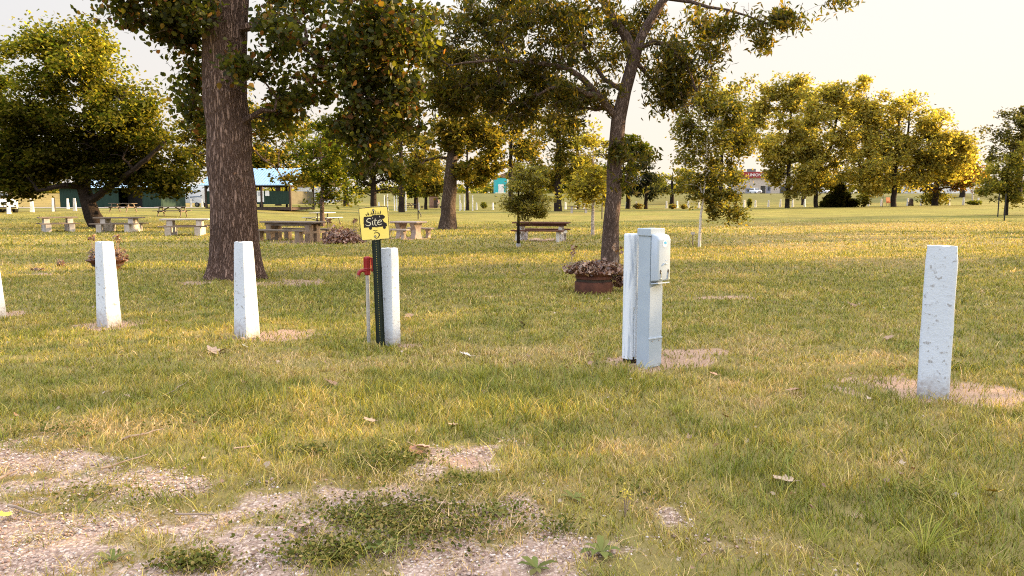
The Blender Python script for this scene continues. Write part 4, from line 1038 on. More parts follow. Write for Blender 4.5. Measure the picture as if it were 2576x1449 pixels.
# ------------------------------------------------------------------ water hydrant
gh = G(928, 866)
hyd = empty('water_hydrant', gh, R(6), 'red yard hydrant on a thin grey pipe left of the sign post', 'hydrant')
zt = P(925, 645, gh.y).z - gh.z; zb = P(925, 690, gh.y).z - gh.z
mb = MB(); mb.tube([(0, 0, -.1), (0, 0, zb + .02)], .021, 14); mb.build('pipe', M['steel'], hyd, smooth=True)
mb = MB(); mb.lathe([(.026, zb - .01), (.034, zb), (.034, zb + .05), (.042, zb + .06), (.036, zb + .075), (.036, zt - .02), (.03, zt - .005), (.012, zt)], 8)
for a in range(4): mb.box((.034 * math.cos(a * 1.57 + .4), .034 * math.sin(a * 1.57 + .4), (zb + zt) / 2 + .03), (.014, .014, (zt - zb) * .6), (0, 0, a * 1.57 + .4))
mb.build('head', M['red'], hyd, .003)
mb = MB(); mb.tube([(-.02, -.01, zb + .04), (-.055, -.02, zb + .045), (-.085, -.025, zb + .03), (-.095, -.028, zb - .005)], [.02, .019, .021, .021], 10); sp_ = mb.build('spout', M['red'], hyd, smooth=True)
mb = MB(); mb.tube([(-.095, -.028, zb - .005), (-.097, -.029, zb - .022)], .018, 10); mb.build('spout_thread', M['brass'], sp_)
mb = MB(); mb.bar((.0, -.01, zt - .012), (.05, -.01, zt - .02), .02, .018); mb.bar((.05, -.01, zt - .015), (.062, -.01, zb + .03), .022, .016); mb.bar((.062, -.01, zb + .04), (.03, -.012, zb + .055), .02, .016)
mb.build('lift_handle', M['red'], hyd, .003)

# ------------------------------------------------------------------ leaf heaps and planters
def dry_heap(name, label, pos, n, rx, ry, rz, leaf, seed, cols=None, sprigs=0, cat='leaf pile', base=0.0):
    rng = np.random.default_rng(seed)
    root = empty(name, pos, 0, label, cat)
    d = rng.normal(size=(n, 3)); d[:, 2] = np.abs(d[:, 2]); d /= np.linalg.norm(d, axis=1, keepdims=True); d *= (rng.random(n) ** .5)[:, None]
    lump = .7 + .6 * vnoise(np.arctan2(d[:, 1], d[:, 0]) * 1.6 + 9, d[:, 2] * 2 + 3, seed)
    p = np.stack([d[:, 0] * rx * lump, d[:, 1] * ry * lump, base + d[:, 2] * rz * lump], -1)
    col = pal(n, cols or [(.2, .1, .06), (.28, .155, .1), (.13, .062, .038), (.42, .27, .18), (.08, .038, .026)], rng, None, (.7, 1.25))
    link('leaf_mass', leaf_mesh('leaf_mass', p, leaf * rng.uniform(.55, 1.3, n), col, 'dry', .3, rng), M['dry_leaf'], root)
    mb = MB()
    for i in range(10 + sprigs * 3):
        a = rng.uniform(0, 6.28); r0 = rng.uniform(0, .4); L = rng.uniform(.8, 1.15)
        mb.tube([(rx * r0 * math.cos(a), ry * r0 * math.sin(a), base + rz * .4), (rx * L * .7 * math.cos(a + .2), ry * L * .7 * math.sin(a + .2), base + rz * rng.uniform(.5, 1.0)), (rx * L * math.cos(a + .3), ry * L * math.sin(a + .3), base + rz * rng.uniform(.1, .8))], [.009, .007, .004], 5)
    mb.build('twigs', M['twig'], root)
    for i in range(sprigs):
        a = rng.uniform(2.4, 3.9) if i % 2 else rng.uniform(-.6, .6); q = np.array([rx * .7 * math.cos(a), ry * .5 * math.sin(a), base + rz])
        tp = q + np.array([rng.uniform(-.05, .05), 0, rng.uniform(.14, .26)])
        m = 7; pp = tp + rng.normal(size=(m, 3)) * .035
        s_ = MB(); s_.tube([q - (0, 0, rz * .5), (q + tp) / 2, tp], [.006, .005, .003], 5); so = s_.build('sprig', M['twig'], root)
        link('sprig_leaf', leaf_mesh('sprig_leaf', pp, leaf * .9, pal(m, [(.3, .18, .1), (.2, .1, .05)], rng), 'dry', .1, rng), M['dry_leaf'], so)
    return root
gp = G(1493, 735)
rim = empty('rim_planter', gp, 0, 'rusty steel wheel rim planter at the foot of the slender grey tree', 'planter', 'wheel rim planters')
mb = MB(); w = .335
mb.lathe([(w * .97, -.05), (w * .99, .04), (w, .14), (w * .985, .19), (w * .9, .2), (w * .9, .24), (w * .965, .25), (w * .97, .285), (w * .94, .295), (w * .97, .305), (w * 1.02, .34), (w * 1.06, .375), (w * 1.02, .385), (w * .95, .34), (w * .9, .30), (w * .88, .1)], 48)
mb.build('rim_wall', M['rust'], rim, smooth=True)
mb = MB(); mb.lathe([(.001, .27), (w * .6, .28), (w * .92, .27), (w * .92, .2)], 24); mb.build('soil_fill', M['soil'], rim)
dry_heap('leaf_pile', 'heap of curled brown dried leaves overflowing the rusty rim planter', gp + Vector((0, 0, .33)), 1000, .58, .46, .22, .085, 3, sprigs=5)
dry_heap('leaf_pile', 'dried leafy branch spilled between the rim planter and the wooden post', gp + Vector((.47, .1, .1)), 240, .16, .18, .3, .08, 33)
gp2 = G(272, 679)
rim2 = empty('rim_planter', gp2, 0, 'wide dished rusty rim planter behind a tapered white post on the left', 'planter', 'wheel rim planters')
mb = MB(); mb.lathe([(.2, -.04), (.22, .03), (.28, .09), (.36, .18), (.44, .225), (.45, .24), (.43, .242), (.34, .19), (.22, .1)], 36); mb.build('rim_wall', M['rust'], rim2, smooth=True)
MB().lathe([(.001, .17), (.33, .165), (.33, .1)], 20).build('soil_fill', M['soil'], rim2)
dry_heap('leaf_pile', 'dried brown plant sprawling out of the left rim planter', gp2 + Vector((0, 0, .2)), 420, .46, .4, .3, .085, 4, sprigs=6)
dry_heap('leaf_pile', 'big pile of reddish dry leafy branches beside the heavy timber table', G(862, 612), 1500, .78, .6, .62, .11, 5, cols=[(.36, .19, .13), (.46, .27, .19), (.24, .11, .07), (.55, .36, .26), (.13, .06, .04)], sprigs=8)
dry_heap('leaf_pile', 'small clump of pale dead leaves left of the dished planter', G(154, 670), 40, .13, .1, .2, .07, 6)
dry_heap('leaf_pile', 'flattened dead leaves on the ground far left of the dished planter', G(96, 682), 40, .2, .12, .07, .08, 7)

# ------------------------------------------------------------------ picnic tables
GT = 'picnic tables on the lawn'
def tb_concrete(label, px, py, rz, L=2.0, top='plank', sc=1.0, Lb=None):
    r = empty('picnic_table', G(px, py), rz, label, 'picnic table', GT); r.scale = (sc,) * 3
    Lb = Lb or L
    mb = MB()
    for j in range(3): mb.box((0, (j - 1) * .262, .74), (L, .255, .065))
    mb.build('tabletop', M[top], r, .008)
    for s_ in (-1, 1):
        m = MB()
        for j in (0, 1): m.box((0, s_ * (.7 + .15 * (j - .5)), .43), (Lb, .145, .055))
        m.build('bench', M['plank'], r, .006)
    for s_ in (-1, 1):
        m = MB(); m.prism([(-.85, 0 - .1), (.85, -.1), (.85, .4), (.36, .4), (.34, .705), (-.34, .705), (-.36, .4), (-.85, .4)], -.13, .13)
        m.v = [(y + s_ * L * .3, x, z) for (x, y, z) in m.v]
        m.build('support', M['concrete'], r, .012)
    return r
tb_concrete('low picnic table with stepped concrete supports under the leaning maple, leftmost', 147, 583, R(38), 1.75, sc=.98)
tb_concrete('long plank picnic table on two concrete pedestals beside the maple trunk', 302, 583, R(4), 2.35, sc=.95)
tb_concrete('picnic table with pale grey top and concrete supports left of the big trunk', 468, 592, R(14), 2.1, 'plank_grey', sc=.98)
tb_concrete('distant concrete picnic table between the elm and the slender grey trunk', 1456, 536, R(-4), 2.6, sc=1.05)

def tb_timber(label, px, py, rz, legs, top, sc=1.0, thick=.16, L=2.6):
    r = empty('picnic_table', G(px, py), rz, label, 'picnic table', GT); r.scale = (sc,) * 3
    m = MB()
    for j in range(4): m.box((0, (j - 1.5) * .21, .75), (L, .205, .06))
    m.build('tabletop', M[top], r, .006)
    m = MB(); m.box((0, -.3, .665), (L * .86, .07, .11)); m.box((0, .3, .665), (L * .86, .07, .11)); m.build('apron', M[top], r, .005)
    for s_ in (-1, 1):
        for q in (-1, 1): MB().box((s_ * L * .36, q * .22, .28), (thick, thick, .77)).build('leg', M[legs], r, .01)
    for q in (-1, 1):
        bn = MB(); bn.box((0, q * .86, .45), (L * .92, .3, .06)); bo = bn.build('bench', M[top], r, .006)
        for s_ in (-1, 1): MB().box((s_ * L * .36, q * .86, .16), (thick * .9, thick * .95, .52)).build('bench_leg', M[legs], bo, .008)
    m = MB()
    for s_ in (-1, 1): m.box((s_ * L * .36 + .1, 0, .36), (.05, 1.7, .09))
    m.build('crosspiece', M[legs], r, .004)
    return r
tb_timber('heavy timber picnic table with thick square legs right of the big trunk', 738, 606, R(-22), 'timber', 'plank', .98, .24)
tb_timber('dark brown picnic table with peeling white legs behind the small round tree', 1362, 606, R(-13), 'peel', 'plank_red', .95, .14, 2.3)

# hourglass concrete set
r = empty('picnic_table', G(1028, 600), R(-30), 'pale concrete pedestal table with two separate curved benches behind the sign', 'picnic table', GT); r.scale = (.88, .88, .92)
MB().box((0, 0, .74), (1.6, .85, .08)).build('tabletop', M['concrete_pink'], r, .02)
for s_ in (-1, 1):
    m = MB(); m.prism([(-.33, -.1), (.33, -.1), (.2, .25), (.2, .42), (.36, .7), (-.36, .7), (-.2, .42), (-.2, .25)], -.13, .13)
    m.v = [(y + s_ * .45, x, z) for (x, y, z) in m.v]; m.build('pedestal', M['concrete_pink'], r, .02)
for s_ in (-1, 1):
    m = MB(); m.box((0, s_ * .95, .43), (1.45, .32, .07)); bo = m.build('bench', M['concrete_pink'], r, .015)
    for q in (-1, 1):
        m = MB(); m.prism([(-.14, -.1), (.14, -.1), (.08, .2), (.15, .395), (-.15, .395), (-.08, .2)], -.08, .08)
        m.v = [(y + q * .45, x + s_ * .95, z) for (x, y, z) in m.v]; m.build('bench_leg', M['concrete_pink'], bo, .01)

def tb_aframe(label, px, py, rz, top='plank', sc=1.0):
    r = empty('picnic_table', G(px, py), rz, label, 'picnic table', GT); r.scale = (sc,) * 3
    m = MB()
    for j in range(5): m.box((0, (j - 2) * .15, .75), (2.4, .14, .045))
    m.build('tabletop', M[top], r)
    for q in (-1, 1):
        m = MB(); m.box((0, q * .68, .45), (2.4, .27, .045)); m.build('bench', M[top], r)
    for s_ in (-1, 1):
        for q in (-1, 1):
            m = MB(); m.bar((s_ * .85, q * .28, .73), (s_ * .85, q * .7, -.03), .05, .1); m.build('leg', M['plank'], r)
        m = MB(); m.bar((s_ * .82, -.78, .4), (s_ * .82, .78, .4), .05, .1); m.bar((s_ * .82, -.36, .71), (s_ * .82, .36, .71), .05, .08); m.bar((s_ * .8, 0, .4), (s_ * .25, 0, .72), .05, .08); m.build('brace', M['plank'], r)
    return r
tb_aframe('wooden a frame picnic table by the dark green shed wall', 310, 533, R(-12), sc=.95)
tb_aframe('wooden a frame picnic table in the open grass before the shed', 434, 545, R(3), sc=1.0)
tb_aframe('small far a frame table seen near the white poles', 1031, 523, R(80), sc=1.2)
# thin steel table seen end on
r = empty('picnic_table', G(812, 566), R(72), 'thin legged grey steel picnic table under the slender tree', 'picnic table', GT)
MB().box((0, 0, .78), (1.9, .8, .05)).build('tabletop', M['steel'], r, .01)
for q in (-1, 1): MB().box((0, q * .8, .48), (1.9, .28, .045)).build('bench', M['steel'], r, .01)
for s_ in (-1, 1):
    m = MB(); m.tube([(s_ * .6, 0, -.05), (s_ * .6, 0, .76)], .04, 8)
    for q in (-1, 1): m.tube([(s_ * .6, q * .02, .3), (s_ * .6, q * .5, .42), (s_ * .6, q * .8, .455)], .025, 6); m.tube([(s_ * .6, q * .95, -.05), (s_ * .6, q * .8, .46)], .022, 6)
    m.build('leg_frame', M['pipe_dark'], r)

# ------------------------------------------------------------------ distant bollards and poles
GB = 'white bollards around the park'
proto = link('bollard', post_mesh('bollard', .3, .19, 1.18, .01, 9), M['white_far'])
bl = [(20, 536.5, 'tapered white bollard in front of the white car', 1.0), (79, 534, 'white bollard standing alone right of the white car', 1.0), (133, 532, 'white bollard with a dark pole beside it left of the shed', 1.0),
      (170, 528, 'farther white bollard at the left corner of the green shed', 1.0), (187, 531.5, 'nearer white bollard at the left corner of the green shed', 1.0),
      (480, 525, 'white bollard at the left end of the camping trailer', 1.0), (508, 525, 'white bollard at the right of the camping trailer beside the big trunk', 1.0),
      (953, 520, 'white bollard between the cedar stems and tall white poles', 1.0), (1013, 522, 'white bollard left of the small far a frame table', 1.0), (1053, 522, 'white bollard by the crooked reddish trunk', 1.0),
      (1159, 526, 'white bollard just right of the thick mid lawn cottonwood', 1.0), (1199, 526, 'white bollard left of the rounded bush', 1.0), (1240, 527, 'white bollard right of the rounded bush', 1.0),
      (1423, 527, 'white bollard right of the twin stemmed elm', 1.0), (1448, 526.5, 'white bollard behind the distant concrete table', 1.0), (1470, 526, 'white bollard right behind the end of the distant concrete table', 1.0),
      (1576, 526, 'white bollard right of the slender grey trunk', 1.0), (1601, 526, 'white bollard under the dark spruce', 1.0), (1677, 526, 'white bollard left of the first low brown bush', 1.0), (1704, 526, 'white bollard between two low brown bushes', 1.0),
      (1732, 525.5, 'white bollard left of the weeping birch foliage', 1.0), (1759, 525, 'white bollard partly covered by the weeping birch', 1.0), (1873, 522.5, 'white bollard left of the small upright conifer', 1.05), (1901, 522, 'white bollard right of the small upright conifer', 1.0),
      (1934, 521.8, 'white bollard left of the tall narrow poplar', 1.0), (1964, 521.5, 'white bollard close on the left side of the poplar trunk', 1.08), (1995, 521, 'white bollard close on the right side of the poplar trunk', 1.08), (2025, 520.5, 'round topped white bollard left of the leaning tree', 1.08),
      (2153, 519.5, 'white bollard half hidden by the juniper', 1.0), (2186, 519, 'white bollard right of the golden green bush', 1.08), (2218, 518.5, 'white bollard beside a dark stake left of the golden maple', 1.0), (2284, 518, 'white bollard beside the grey stump', 1.05),
      (2318, 517.5, 'white bollard left of the brown cedar stems', 1.08), (2388, 517, 'white bollard right of the brown cedar stems', 1.0), (2424, 516, 'white bollard left of the far right pole', 1.08), (2461, 516, 'white bollard right of the far right pole', 1.0)]
def place_far(px, py, d):
    """stand on the ground along the ray column of px"""
    return GD(px, d)
first = True
for px, py, lab, sc in bl:
    if px < 200: d = {20: 57, 79: 63, 133: 67, 170: 84, 187: 71}[px]
    elif px < 600: d = 108
    else: d = 124 if px > 1300 else 126
    o = proto if first else proto.copy()
    if not first: COL.objects.link(o)
    o.location = GD(px, d); o.rotation_euler = (0, 0, R(25 + 11 * math.sin(px))); o.scale = (1, 1, sc * .98)
    put(o, lab, 'bollard', GB); first = False
pp = link('pole', MB().tube([(0, 0, -.1), (0, 0, 2.4)], [.09, .075], 8).mesh('pole'), M['white_far']); first = True
for px, d, h, lab in ((967, 118, .95, 'slim white pole left of the twin tall poles behind the sign'), (975, 116, 1.05, 'slightly thicker white pole beside a dark one behind the sign'), (992, 114, .9, 'white leaning pole right behind the yellow sign'), (998, 112, .95, 'white pole second right behind the yellow sign'),
                      (1021, 110, 1.15, 'tallest white pole near the far a frame table'), (1157, 112, .95, 'white pole just right of the thick cottonwood'), (1168, 112, 1.0, 'white pole left of a narrow dark trunk'), (1189, 112, .95, 'white pole right of a narrow dark trunk')):
    o = pp if first else pp.copy()
    if not first: COL.objects.link(o)
    first = False; o.location = GD(px, d); o.scale = (1, 1, h); put(o, lab, 'pole', 'slim white poles on the middle lawn')
o = link('stake', MB().tube([(0, 0, -.1), (0, 0, 2.0)], .05, 6).mesh('stake'), M['pipe_dark'], None, GD(1515, 62)); put(o, 'thin dark stake left of the slender grey trunk', 'stake', 'dark stakes'); stake = o
for px, d, s_, lab in ((2513, 62, .95, 'left dark stake beside the young maple at right'), (2530, 54, .95, 'nearer dark stake beside the young maple at right'), (2221, 110, .95, 'dark green stake left of the golden maple'), (970, 117, 1.1, 'dark pole between two white poles'), (137, 66, .62, 'dark pole touching a white bollard by the shed')):
    o = stake.copy(); COL.objects.link(o); o.location = GD(px, d); o.scale = (1, 1, s_); put(o, lab, 'stake', 'dark stakes')
# lantern hook post
r = empty('lantern_post', G(1052, 552), 0, 'dark lantern post with crooked side arms behind the concrete table', 'post')
MB().tube([(0, 0, -.05), (0, 0, 1.8)], .045, 8).build('pole', M['pipe_dark'], r)
MB().tube([(0, 0, 1.2), (-.5, 0, 1.22)], .03, 6).build('arm', M['pipe_dark'], r)
MB().tube([(0, 0, .75), (.14, 0, .55), (.26, 0, .3), (.2, 0, .22)], .04, 6).build('arm', M['pipe_dark'], r)
# marker by weeping birch
r = empty('plant_marker', G(1742, 620), 0, 'small wooden plant marker left of the weeping birch trunk', 'marker')
MB().box((0, 0, .22), (.025, .02, .5)).build('stake', M['twig'], r); MB().box((0, -.016, .45), (.14, .01, .09)).build('plate', M['white_far'], r)
# chair-like orange thing and grey stump
r = empty('folding_chair', GD(2238, 122), R(20), 'small orange folding chair left of the golden maple trunk', 'chair')
MB().box((0, 0, .5), (.8, .6, .05)).build('seat', M['orange'], r); MB().box((0, .3, .95), (.8, .05, .85), (R(-10), 0, 0)).build('backrest', M['orange'], r)
for a in (-.35, .35):
    for c in (-.25, .25): MB().tube([(a, c, -.05), (a, c, .5)], .025, 6).build('leg', M['pipe_dark'], r)
o = link('stump', MB().tube([(0, 0, -.1), (0, 0, .4), (.05, 0, .9), (.02, 0, 1.15)], [.45, .36, .3, .16], 10).mesh('stump'), M['bark'], None, GD(2292, 123), smooth=True); put(o, 'dark grey stump beside a far bollard right of the golden maple', 'stump')
o = link('utility_pole', MB().tube([(0, 0, -.2), (0, 0, 8.5)], [.17, .12], 10).mesh('utility_pole'), M['concrete'], None, GD(2446, 150)); put(o, 'grey utility pole at the far right beyond the bollards', 'utility pole')

# ------------------------------------------------------------------ pavilion
def gable_roof(mb, L, Dd, ze, zr, t, ov):
    for s_ in (-1, 1):
        a = [(-L / 2 - ov, s_ * (Dd / 2 + ov), ze), (L / 2 + ov, s_ * (Dd / 2 + ov), ze), (L / 2 + ov, 0, zr), (-L / 2 - ov, 0, zr)]
        bq = [(x, y, z + t) for x, y, z in a]
        mb.add(a + bq, [(0, 1, 2, 3), (7, 6, 5, 4), (0, 4, 5, 1), (1, 5, 6, 2), (2, 6, 7, 3), (3, 7, 4, 0)])
dP = 88
c = GD(657, dP + 3.5)
pav = empty('open_pavilion', c, R(-9), 'open picnic pavilion with pale blue metal roof and green half walls', 'pavilion')
L_, D_ = 10.4, 6.4
mb = MB(); gable_roof(mb, L_, D_, 2.75, 4.75, .08, .5); mb.build('roof', M['roof_blue'], pav)
mb = MB()
for i in range(-16, 17):
    for s_ in (-1, 1):
        x = i * .34; mb.bar((x, s_ * (D_ / 2 + .5), 2.84), (x, s_ * .05, 4.83), .03, .03)
mb.build('roof_rib', M['roof_blue'], pav); pav.children[-1]
for i in range(4):
    for s_ in (-1, 1): MB().box((-L_ / 2 + i * L_ / 3, s_ * D_ / 2, 1.35), (.22, .22, 2.9)).build('roof_post', M['dark_timber'], pav)
mb = MB(); mb.box((0, -D_ / 2, 1.35), (L_ - .1, .08, 1.5)); mb.box((0, D_ / 2, 1.35), (L_ - .1, .08, 1.5)); mb.box((-L_ / 2, 0, 1.35), (.08, D_ - .3, 1.5)); mb.build('half_wall', M['green_wall'], pav)
MB().box((L_ / 2, 0, 1.35), (.1, D_ - .3, 1.5)).build('end_wall', M['olive_wall'], pav)
mb = MB()
for x in (-L_ / 2, 0, L_ / 2):
    mb.bar((x, -D_ / 2, 2.8), (x, 0, 4.7), .12, .2); mb.bar((x, D_ / 2, 2.8), (x, 0, 4.7), .12, .2); mb.bar((x, -D_ / 2, 2.76), (x, D_ / 2, 2.76), .12, .2); mb.bar((x, 0, 2.76), (x, 0, 4.6), .12, .15)
    mb.bar((x, -D_ / 2, 2.2), (x, -D_ / 2 + .7, 2.75), .1, .12); mb.bar((x, D_ / 2, 2.2), (x, D_ / 2 - .7, 2.75), .1, .12)
mb.bar((-L_ / 2, -D_ / 2, 2.72), (L_ / 2, -D_ / 2, 2.72), .14, .2); mb.bar((-L_ / 2, D_ / 2, 2.72), (L_ / 2, D_ / 2, 2.72), .14, .2)
mb.build('truss', M['dark_timber'], pav)
MB().box((0, 0, .08), (L_ + .2, D_ + .2, .3)).build('floor_slab', M['dark_timber'], pav)
n1 = MB().box((1.6, -D_ / 2 - .06, 1.5), (.85, .02, 1.3)).build('notice', M['paper'], pav)
mb = MB()
for i in range(4): mb.box((1.6, -D_ / 2 - .075, 1.95 - i * .12), (.6, .006, .05))
mb.build('printed_lines', M['paper_ink'], n1)
MB().box((2.45, -D_ / 2 - .06, 1.85), (.5, .02, .6)).build('notice', M['paper'], pav)

# ------------------------------------------------------------------ green shed
c = GD(312, 106)
sh = empty('green_shed', c, R(-6), 'long dark green park building with pale blue hipped roof behind the maple', 'shed')
Lh, Dh = 14.5, 6
for x0, x1 in ((-Lh / 2, 1.2), (4.6, Lh / 2)):
    MB().box(((x0 + x1) / 2, -Dh / 2, 1.25), (x1 - x0, .15, 2.7)).build('front_wall', M['green_wall'], sh)
MB().box((Lh / 2, 0, 1.25), (.15, Dh - .16, 2.7)).build('side_wall', M['green_wall'], sh); MB().box((-Lh / 2, 0, 1.25), (.15, Dh - .16, 2.7)).build('side_wall', M['green_wall'], sh)
MB().box((0, Dh / 2, 1.25), (Lh, .15, 2.7)).build('back_wall', M['green_wall'], sh)
MB().box((2.9, -.8, 1.25), (3.6, .1, 2.6)).build('recess_shade', M['black'], sh)  # black panel stands in for the shade inside the wall opening
mb = MB()
mb.add([(-Lh / 2 - .6, -Dh / 2 - .6, 2.62), (Lh / 2 + .6, -Dh / 2 - .6, 2.62), (Lh / 2 + .6, Dh / 2 + .6, 2.62), (-Lh / 2 - .6, Dh / 2 + .6, 2.62), (-Lh / 2 + 2.2, 0, 3.95), (Lh / 2 - 1.6, 0, 3.95)],
       [(0, 1, 5, 4), (1, 2, 5), (2, 3, 4, 5), (3, 0, 4), (3, 2, 1, 0)])
mb.build('roof', M['roof_blue'], sh)

# ------------------------------------------------------------------ camping trailer
def rounded_box_profile(L, H, r): return [(x, z + H / 2) for x, z in rrect(L, H, r, 4)]
def trailer(label, px, d, rz, L, sc=1):
    r = empty('camping_trailer', GD(px, d), rz, label, 'trailer', 'white camping trailers'); r.scale = (sc,) * 3
    mb = MB(); mb.prism([(x, z + .55) for x, z in rounded_box_profile(L, 2.7, .35)], -1.2, 1.2); body = mb.build('body', M['car_white'], r)
    mb = MB()
    def sw(pts, w):
        for i in range(len(pts) - 1):
            a, b2 = pts[i], pts[i + 1]; mb.bar((a[0], -1.21, a[1]), (b2[0], -1.21, b2[1]), .01, w * (1 - .1 * i))
    sw([(-.2 * L, 2.7), (-.16 * L, 2.3), (-.05 * L, 2.1), (.05 * L, 2.35)], .25); sw([(-.38 * L, 1.9), (-.36 * L, 1.2), (-.37 * L, .9)], .14); sw([(-.2 * L, 1.4), (0, 1.5), (.14 * L, 1.35)], .16)
    mb.build('swoosh_graphic', M['paper_ink'], body)
    w_ = MB().box((.3 * L, -1.215, 2.0), (.9, .02, .6)).build('window', M['glass'], r)
    MB().box((.12 * L, -1.212, 1.6), (.7, .02, 1.75)).build('door', M['white_far'], r)
    for x in (-.05 * L, .09 * L):
        wh = MB(); wh.tube([(x, -1.2, .33), (x, -.95, .33)], .34, 18); wo = wh.build('wheel', M['tyre'], r); MB().tube([(x, -1.22, .33), (x, -1.19, .33)], .19, 12).build('rim', M['rim'], wo)
    MB().bar((-L / 2, 0, .5), (-L / 2 - 1.1, 0, .45), .15, .12).build('tow_bar', M['pipe_dark'], r)
    return r
trailer('white camping trailer with grey swirl graphics between shed and big trunk', 510, 112, R(-4), 6.5)
trailer('white camping trailer glimpsed through the open pavilion', 800, 138, R(-4), 7.5)

# ------------------------------------------------------------------ white car
def car(label, loc, rz, sc=1.0, name='parked_car', paint='car_white'):
    r = empty(name, loc, rz, label, 'car'); r.scale = (sc,) * 3
    def loft(sections):
        mb = MB(); n = len(sections[0]); o = 0
        for s_ in sections:
            for q in s_: mb.v.append(q)
        for i in range(len(sections) - 1):
            for j in range(n): a = i * n + j; b2 = i * n + (j + 1) % n; mb.f.append((a, b2, b2 + n, a + n))
        mb.f.append(tuple(reversed(range(n)))); mb.f.append(tuple((len(sections) - 1) * n + j for j in range(n)))
        return mb
    def sec(x, w, z0, z1): return [(x, -w * .94, z0), (x, -w, z0 + .18), (x, -w, z1 - .14), (x, -w * .9, z1), (x, w * .9, z1), (x, w, z1 - .14), (x, w, z0 + .18), (x, w * .94, z0)]
    body = loft([sec(-2.25, .72, .45, .95), sec(-2.15, .84, .33, 1.06), (sec(-1.2, .91, .28, 1.1)), sec(.7, .91, .28, 1.08), sec(1.6, .88, .28, 1.0), sec(2.1, .82, .3, .9), sec(2.25, .7, .4, .78)]).build('body', M[paint], r, .03, 2, smooth=True)
    def cs(x, w, z0, z1): return [(x, -w, z0), (x, -w * .82, z1), (x, w * .82, z1), (x, w, z0)]
    mb = MB(); mb.v = [(-2.1, -.82, 1.05), (-1.75, -.66, 1.6), (-1.75, .66, 1.6), (-2.1, .82, 1.05), (1.15, -.82, 1.04), (.3, -.66, 1.62), (.3, .66, 1.62), (1.15, .82, 1.04), (-.6, -.68, 1.68), (-.6, .68, 1.68)]
    mb.f = [(0, 3, 2, 1), (4, 5, 6, 7), (0, 1, 8, 5, 4), (3, 7, 6, 9, 2), (1, 2, 9, 8), (8, 9, 6, 5), (0, 4, 7, 3)]
    mb.build('cabin', M[paint], r, .03, 2, smooth=True)
    mb = MB(); mb.add([(1.1, -.7, 1.1), (.42, -.6, 1.57), (.42, .6, 1.57), (1.1, .7, 1.1)], [(0, 3, 2, 1)]); mb.v = [(x + .035, y, z + .02) for x, y, z in mb.v]; mb.build('windscreen', M['glass'], r)
    for s_ in (-1, 1):
        mb = MB(); mb.add([(-1.85, s_ * .805, 1.12), (-1.6, s_ * .72, 1.52), (.22, s_ * .715, 1.55), (.85, s_ * .81, 1.12)], [(0, 1, 2, 3)]); mb.v = [(x, y + s_ * .025, z) for x, y, z in mb.v]; mb.build('side_window', M['glass'], r)
        MB().box((2.06, s_ * .62, .82), (.26, .34, .15), (0, R(12), s_ * R(14))).build('headlight', M['lamp'], r, .02)
        MB().box((.75, s_ * 1.0, 1.1), (.14, .2, .14)).build('wing_mirror', M[paint], r, .03)
        for x in (-1.4, 1.4):
            wo = MB().tube([(x, s_ * .95, .33), (x, s_ * .72, .33)], .34, 22).build('wheel', M['tyre'], r); MB().tube([(x, s_ * .97, .33), (x, s_ * .94, .33)], .21, 14).build('rim', M['rim'], wo)
    MB().box((2.2, 0, .68), (.12, .84, .22)).build('grille', M['black'], r, .02); MB().box((2.2, 0, .42), (.14, 1.3, .12)).build('lower_bumper', M['black'], r, .02)
    MB().box((2.29, 0, .52), (.02, .45, .1)).build('number_plate', M['paper'], r)
    return r
car('white suv parked at the far left edge behind a bollard', GD(-10, 61), R(-38), 1.0)
car('tiny white car parked in front of the beige building', GD(1900, 216), R(-80))
car('tiny pale car parked beside the pale warehouse', GD(2075, 216), R(-80))

# ------------------------------------------------------------------ buildings beyond the road
def text_mesh(body, size, depth=.02):
    cu = bpy.data.curves.new('lettering', 'FONT'); cu.body = body; cu.size = size; cu.extrude = depth
    ob = bpy.data.objects.new('lettering', cu); COL.objects.link(ob)
    bpy.context.view_layer.update(); dg = bpy.context.evaluated_depsgraph_get()
    me = bpy.data.meshes.new_from_object(ob.evaluated_get(dg)); bpy.data.objects.remove(ob); return me
dB = 222
def bx(px0, px1): return (GD(px0, dB).x, GD(px1, dB).x)
x0, x1 = bx(1858, 2030)
bu = empty('shop_building', Vector(((x0 + x1) / 2, dB, 3.3)), 0, 'beige shop building with dark red sign band beyond the road', 'building')
w = x1 - x0
MB().box((0, 4, 3.0), (w, 8, 6.4)).build('wall', M['stucco'], bu)
fs = MB().box((-w * .27, -.25, 5.5), (w * .5, .5, 1.7)).build('sign_band', M['red_fascia'], bu, .02)
MB().box((0, 4, 6.3), (w + .3, 8.4, .25)).build('roof', M['grey_roof'], bu)
MB().box((-w * .25, 5, 6.9), (2, 2.0, 1.0)).build('roof_unit', M['grey_roof'], bu)
for wd_, ox in (('UNION', -2.2), ('C', 1.7)):
    to = link('lettering', text_mesh(wd_, 1.15), M['paper'], fs); to.rotation_euler = (R(90), 0, 0); to.location = (-w * .27 + ox, -.55, 5.1)
for xx, ww, hh2, mt, nm in ((-w * .36, 1.7, 1.7, 'door_grey', 'window'), (-w * .15, 1.4, 2.3, 'glass', 'window'), (-w * .07, 1.25, 2.4, 'door_grey', 'door'), (w * .15, 2.0, 2.2, 'glass', 'window'), (w * .36, 2.2, 2.2, 'door_grey', 'door')):
    f = MB().box((xx, -.03, hh2 / 2 + .05), (ww, .1, hh2)).build(nm, M[mt], bu)
    MB().box((xx + .05, -.1, hh2 * .62), (ww * .45, .04, hh2 * .4)).build('pane', M['glass'], f)
x0, x1 = bx(2036, 2098); w = x1 - x0
bu = empty('warehouse', Vector(((x0 + x1) / 2, dB + 6, 3.3)), 0, 'pale tall warehouse between the poplar and the leaning tree', 'building')
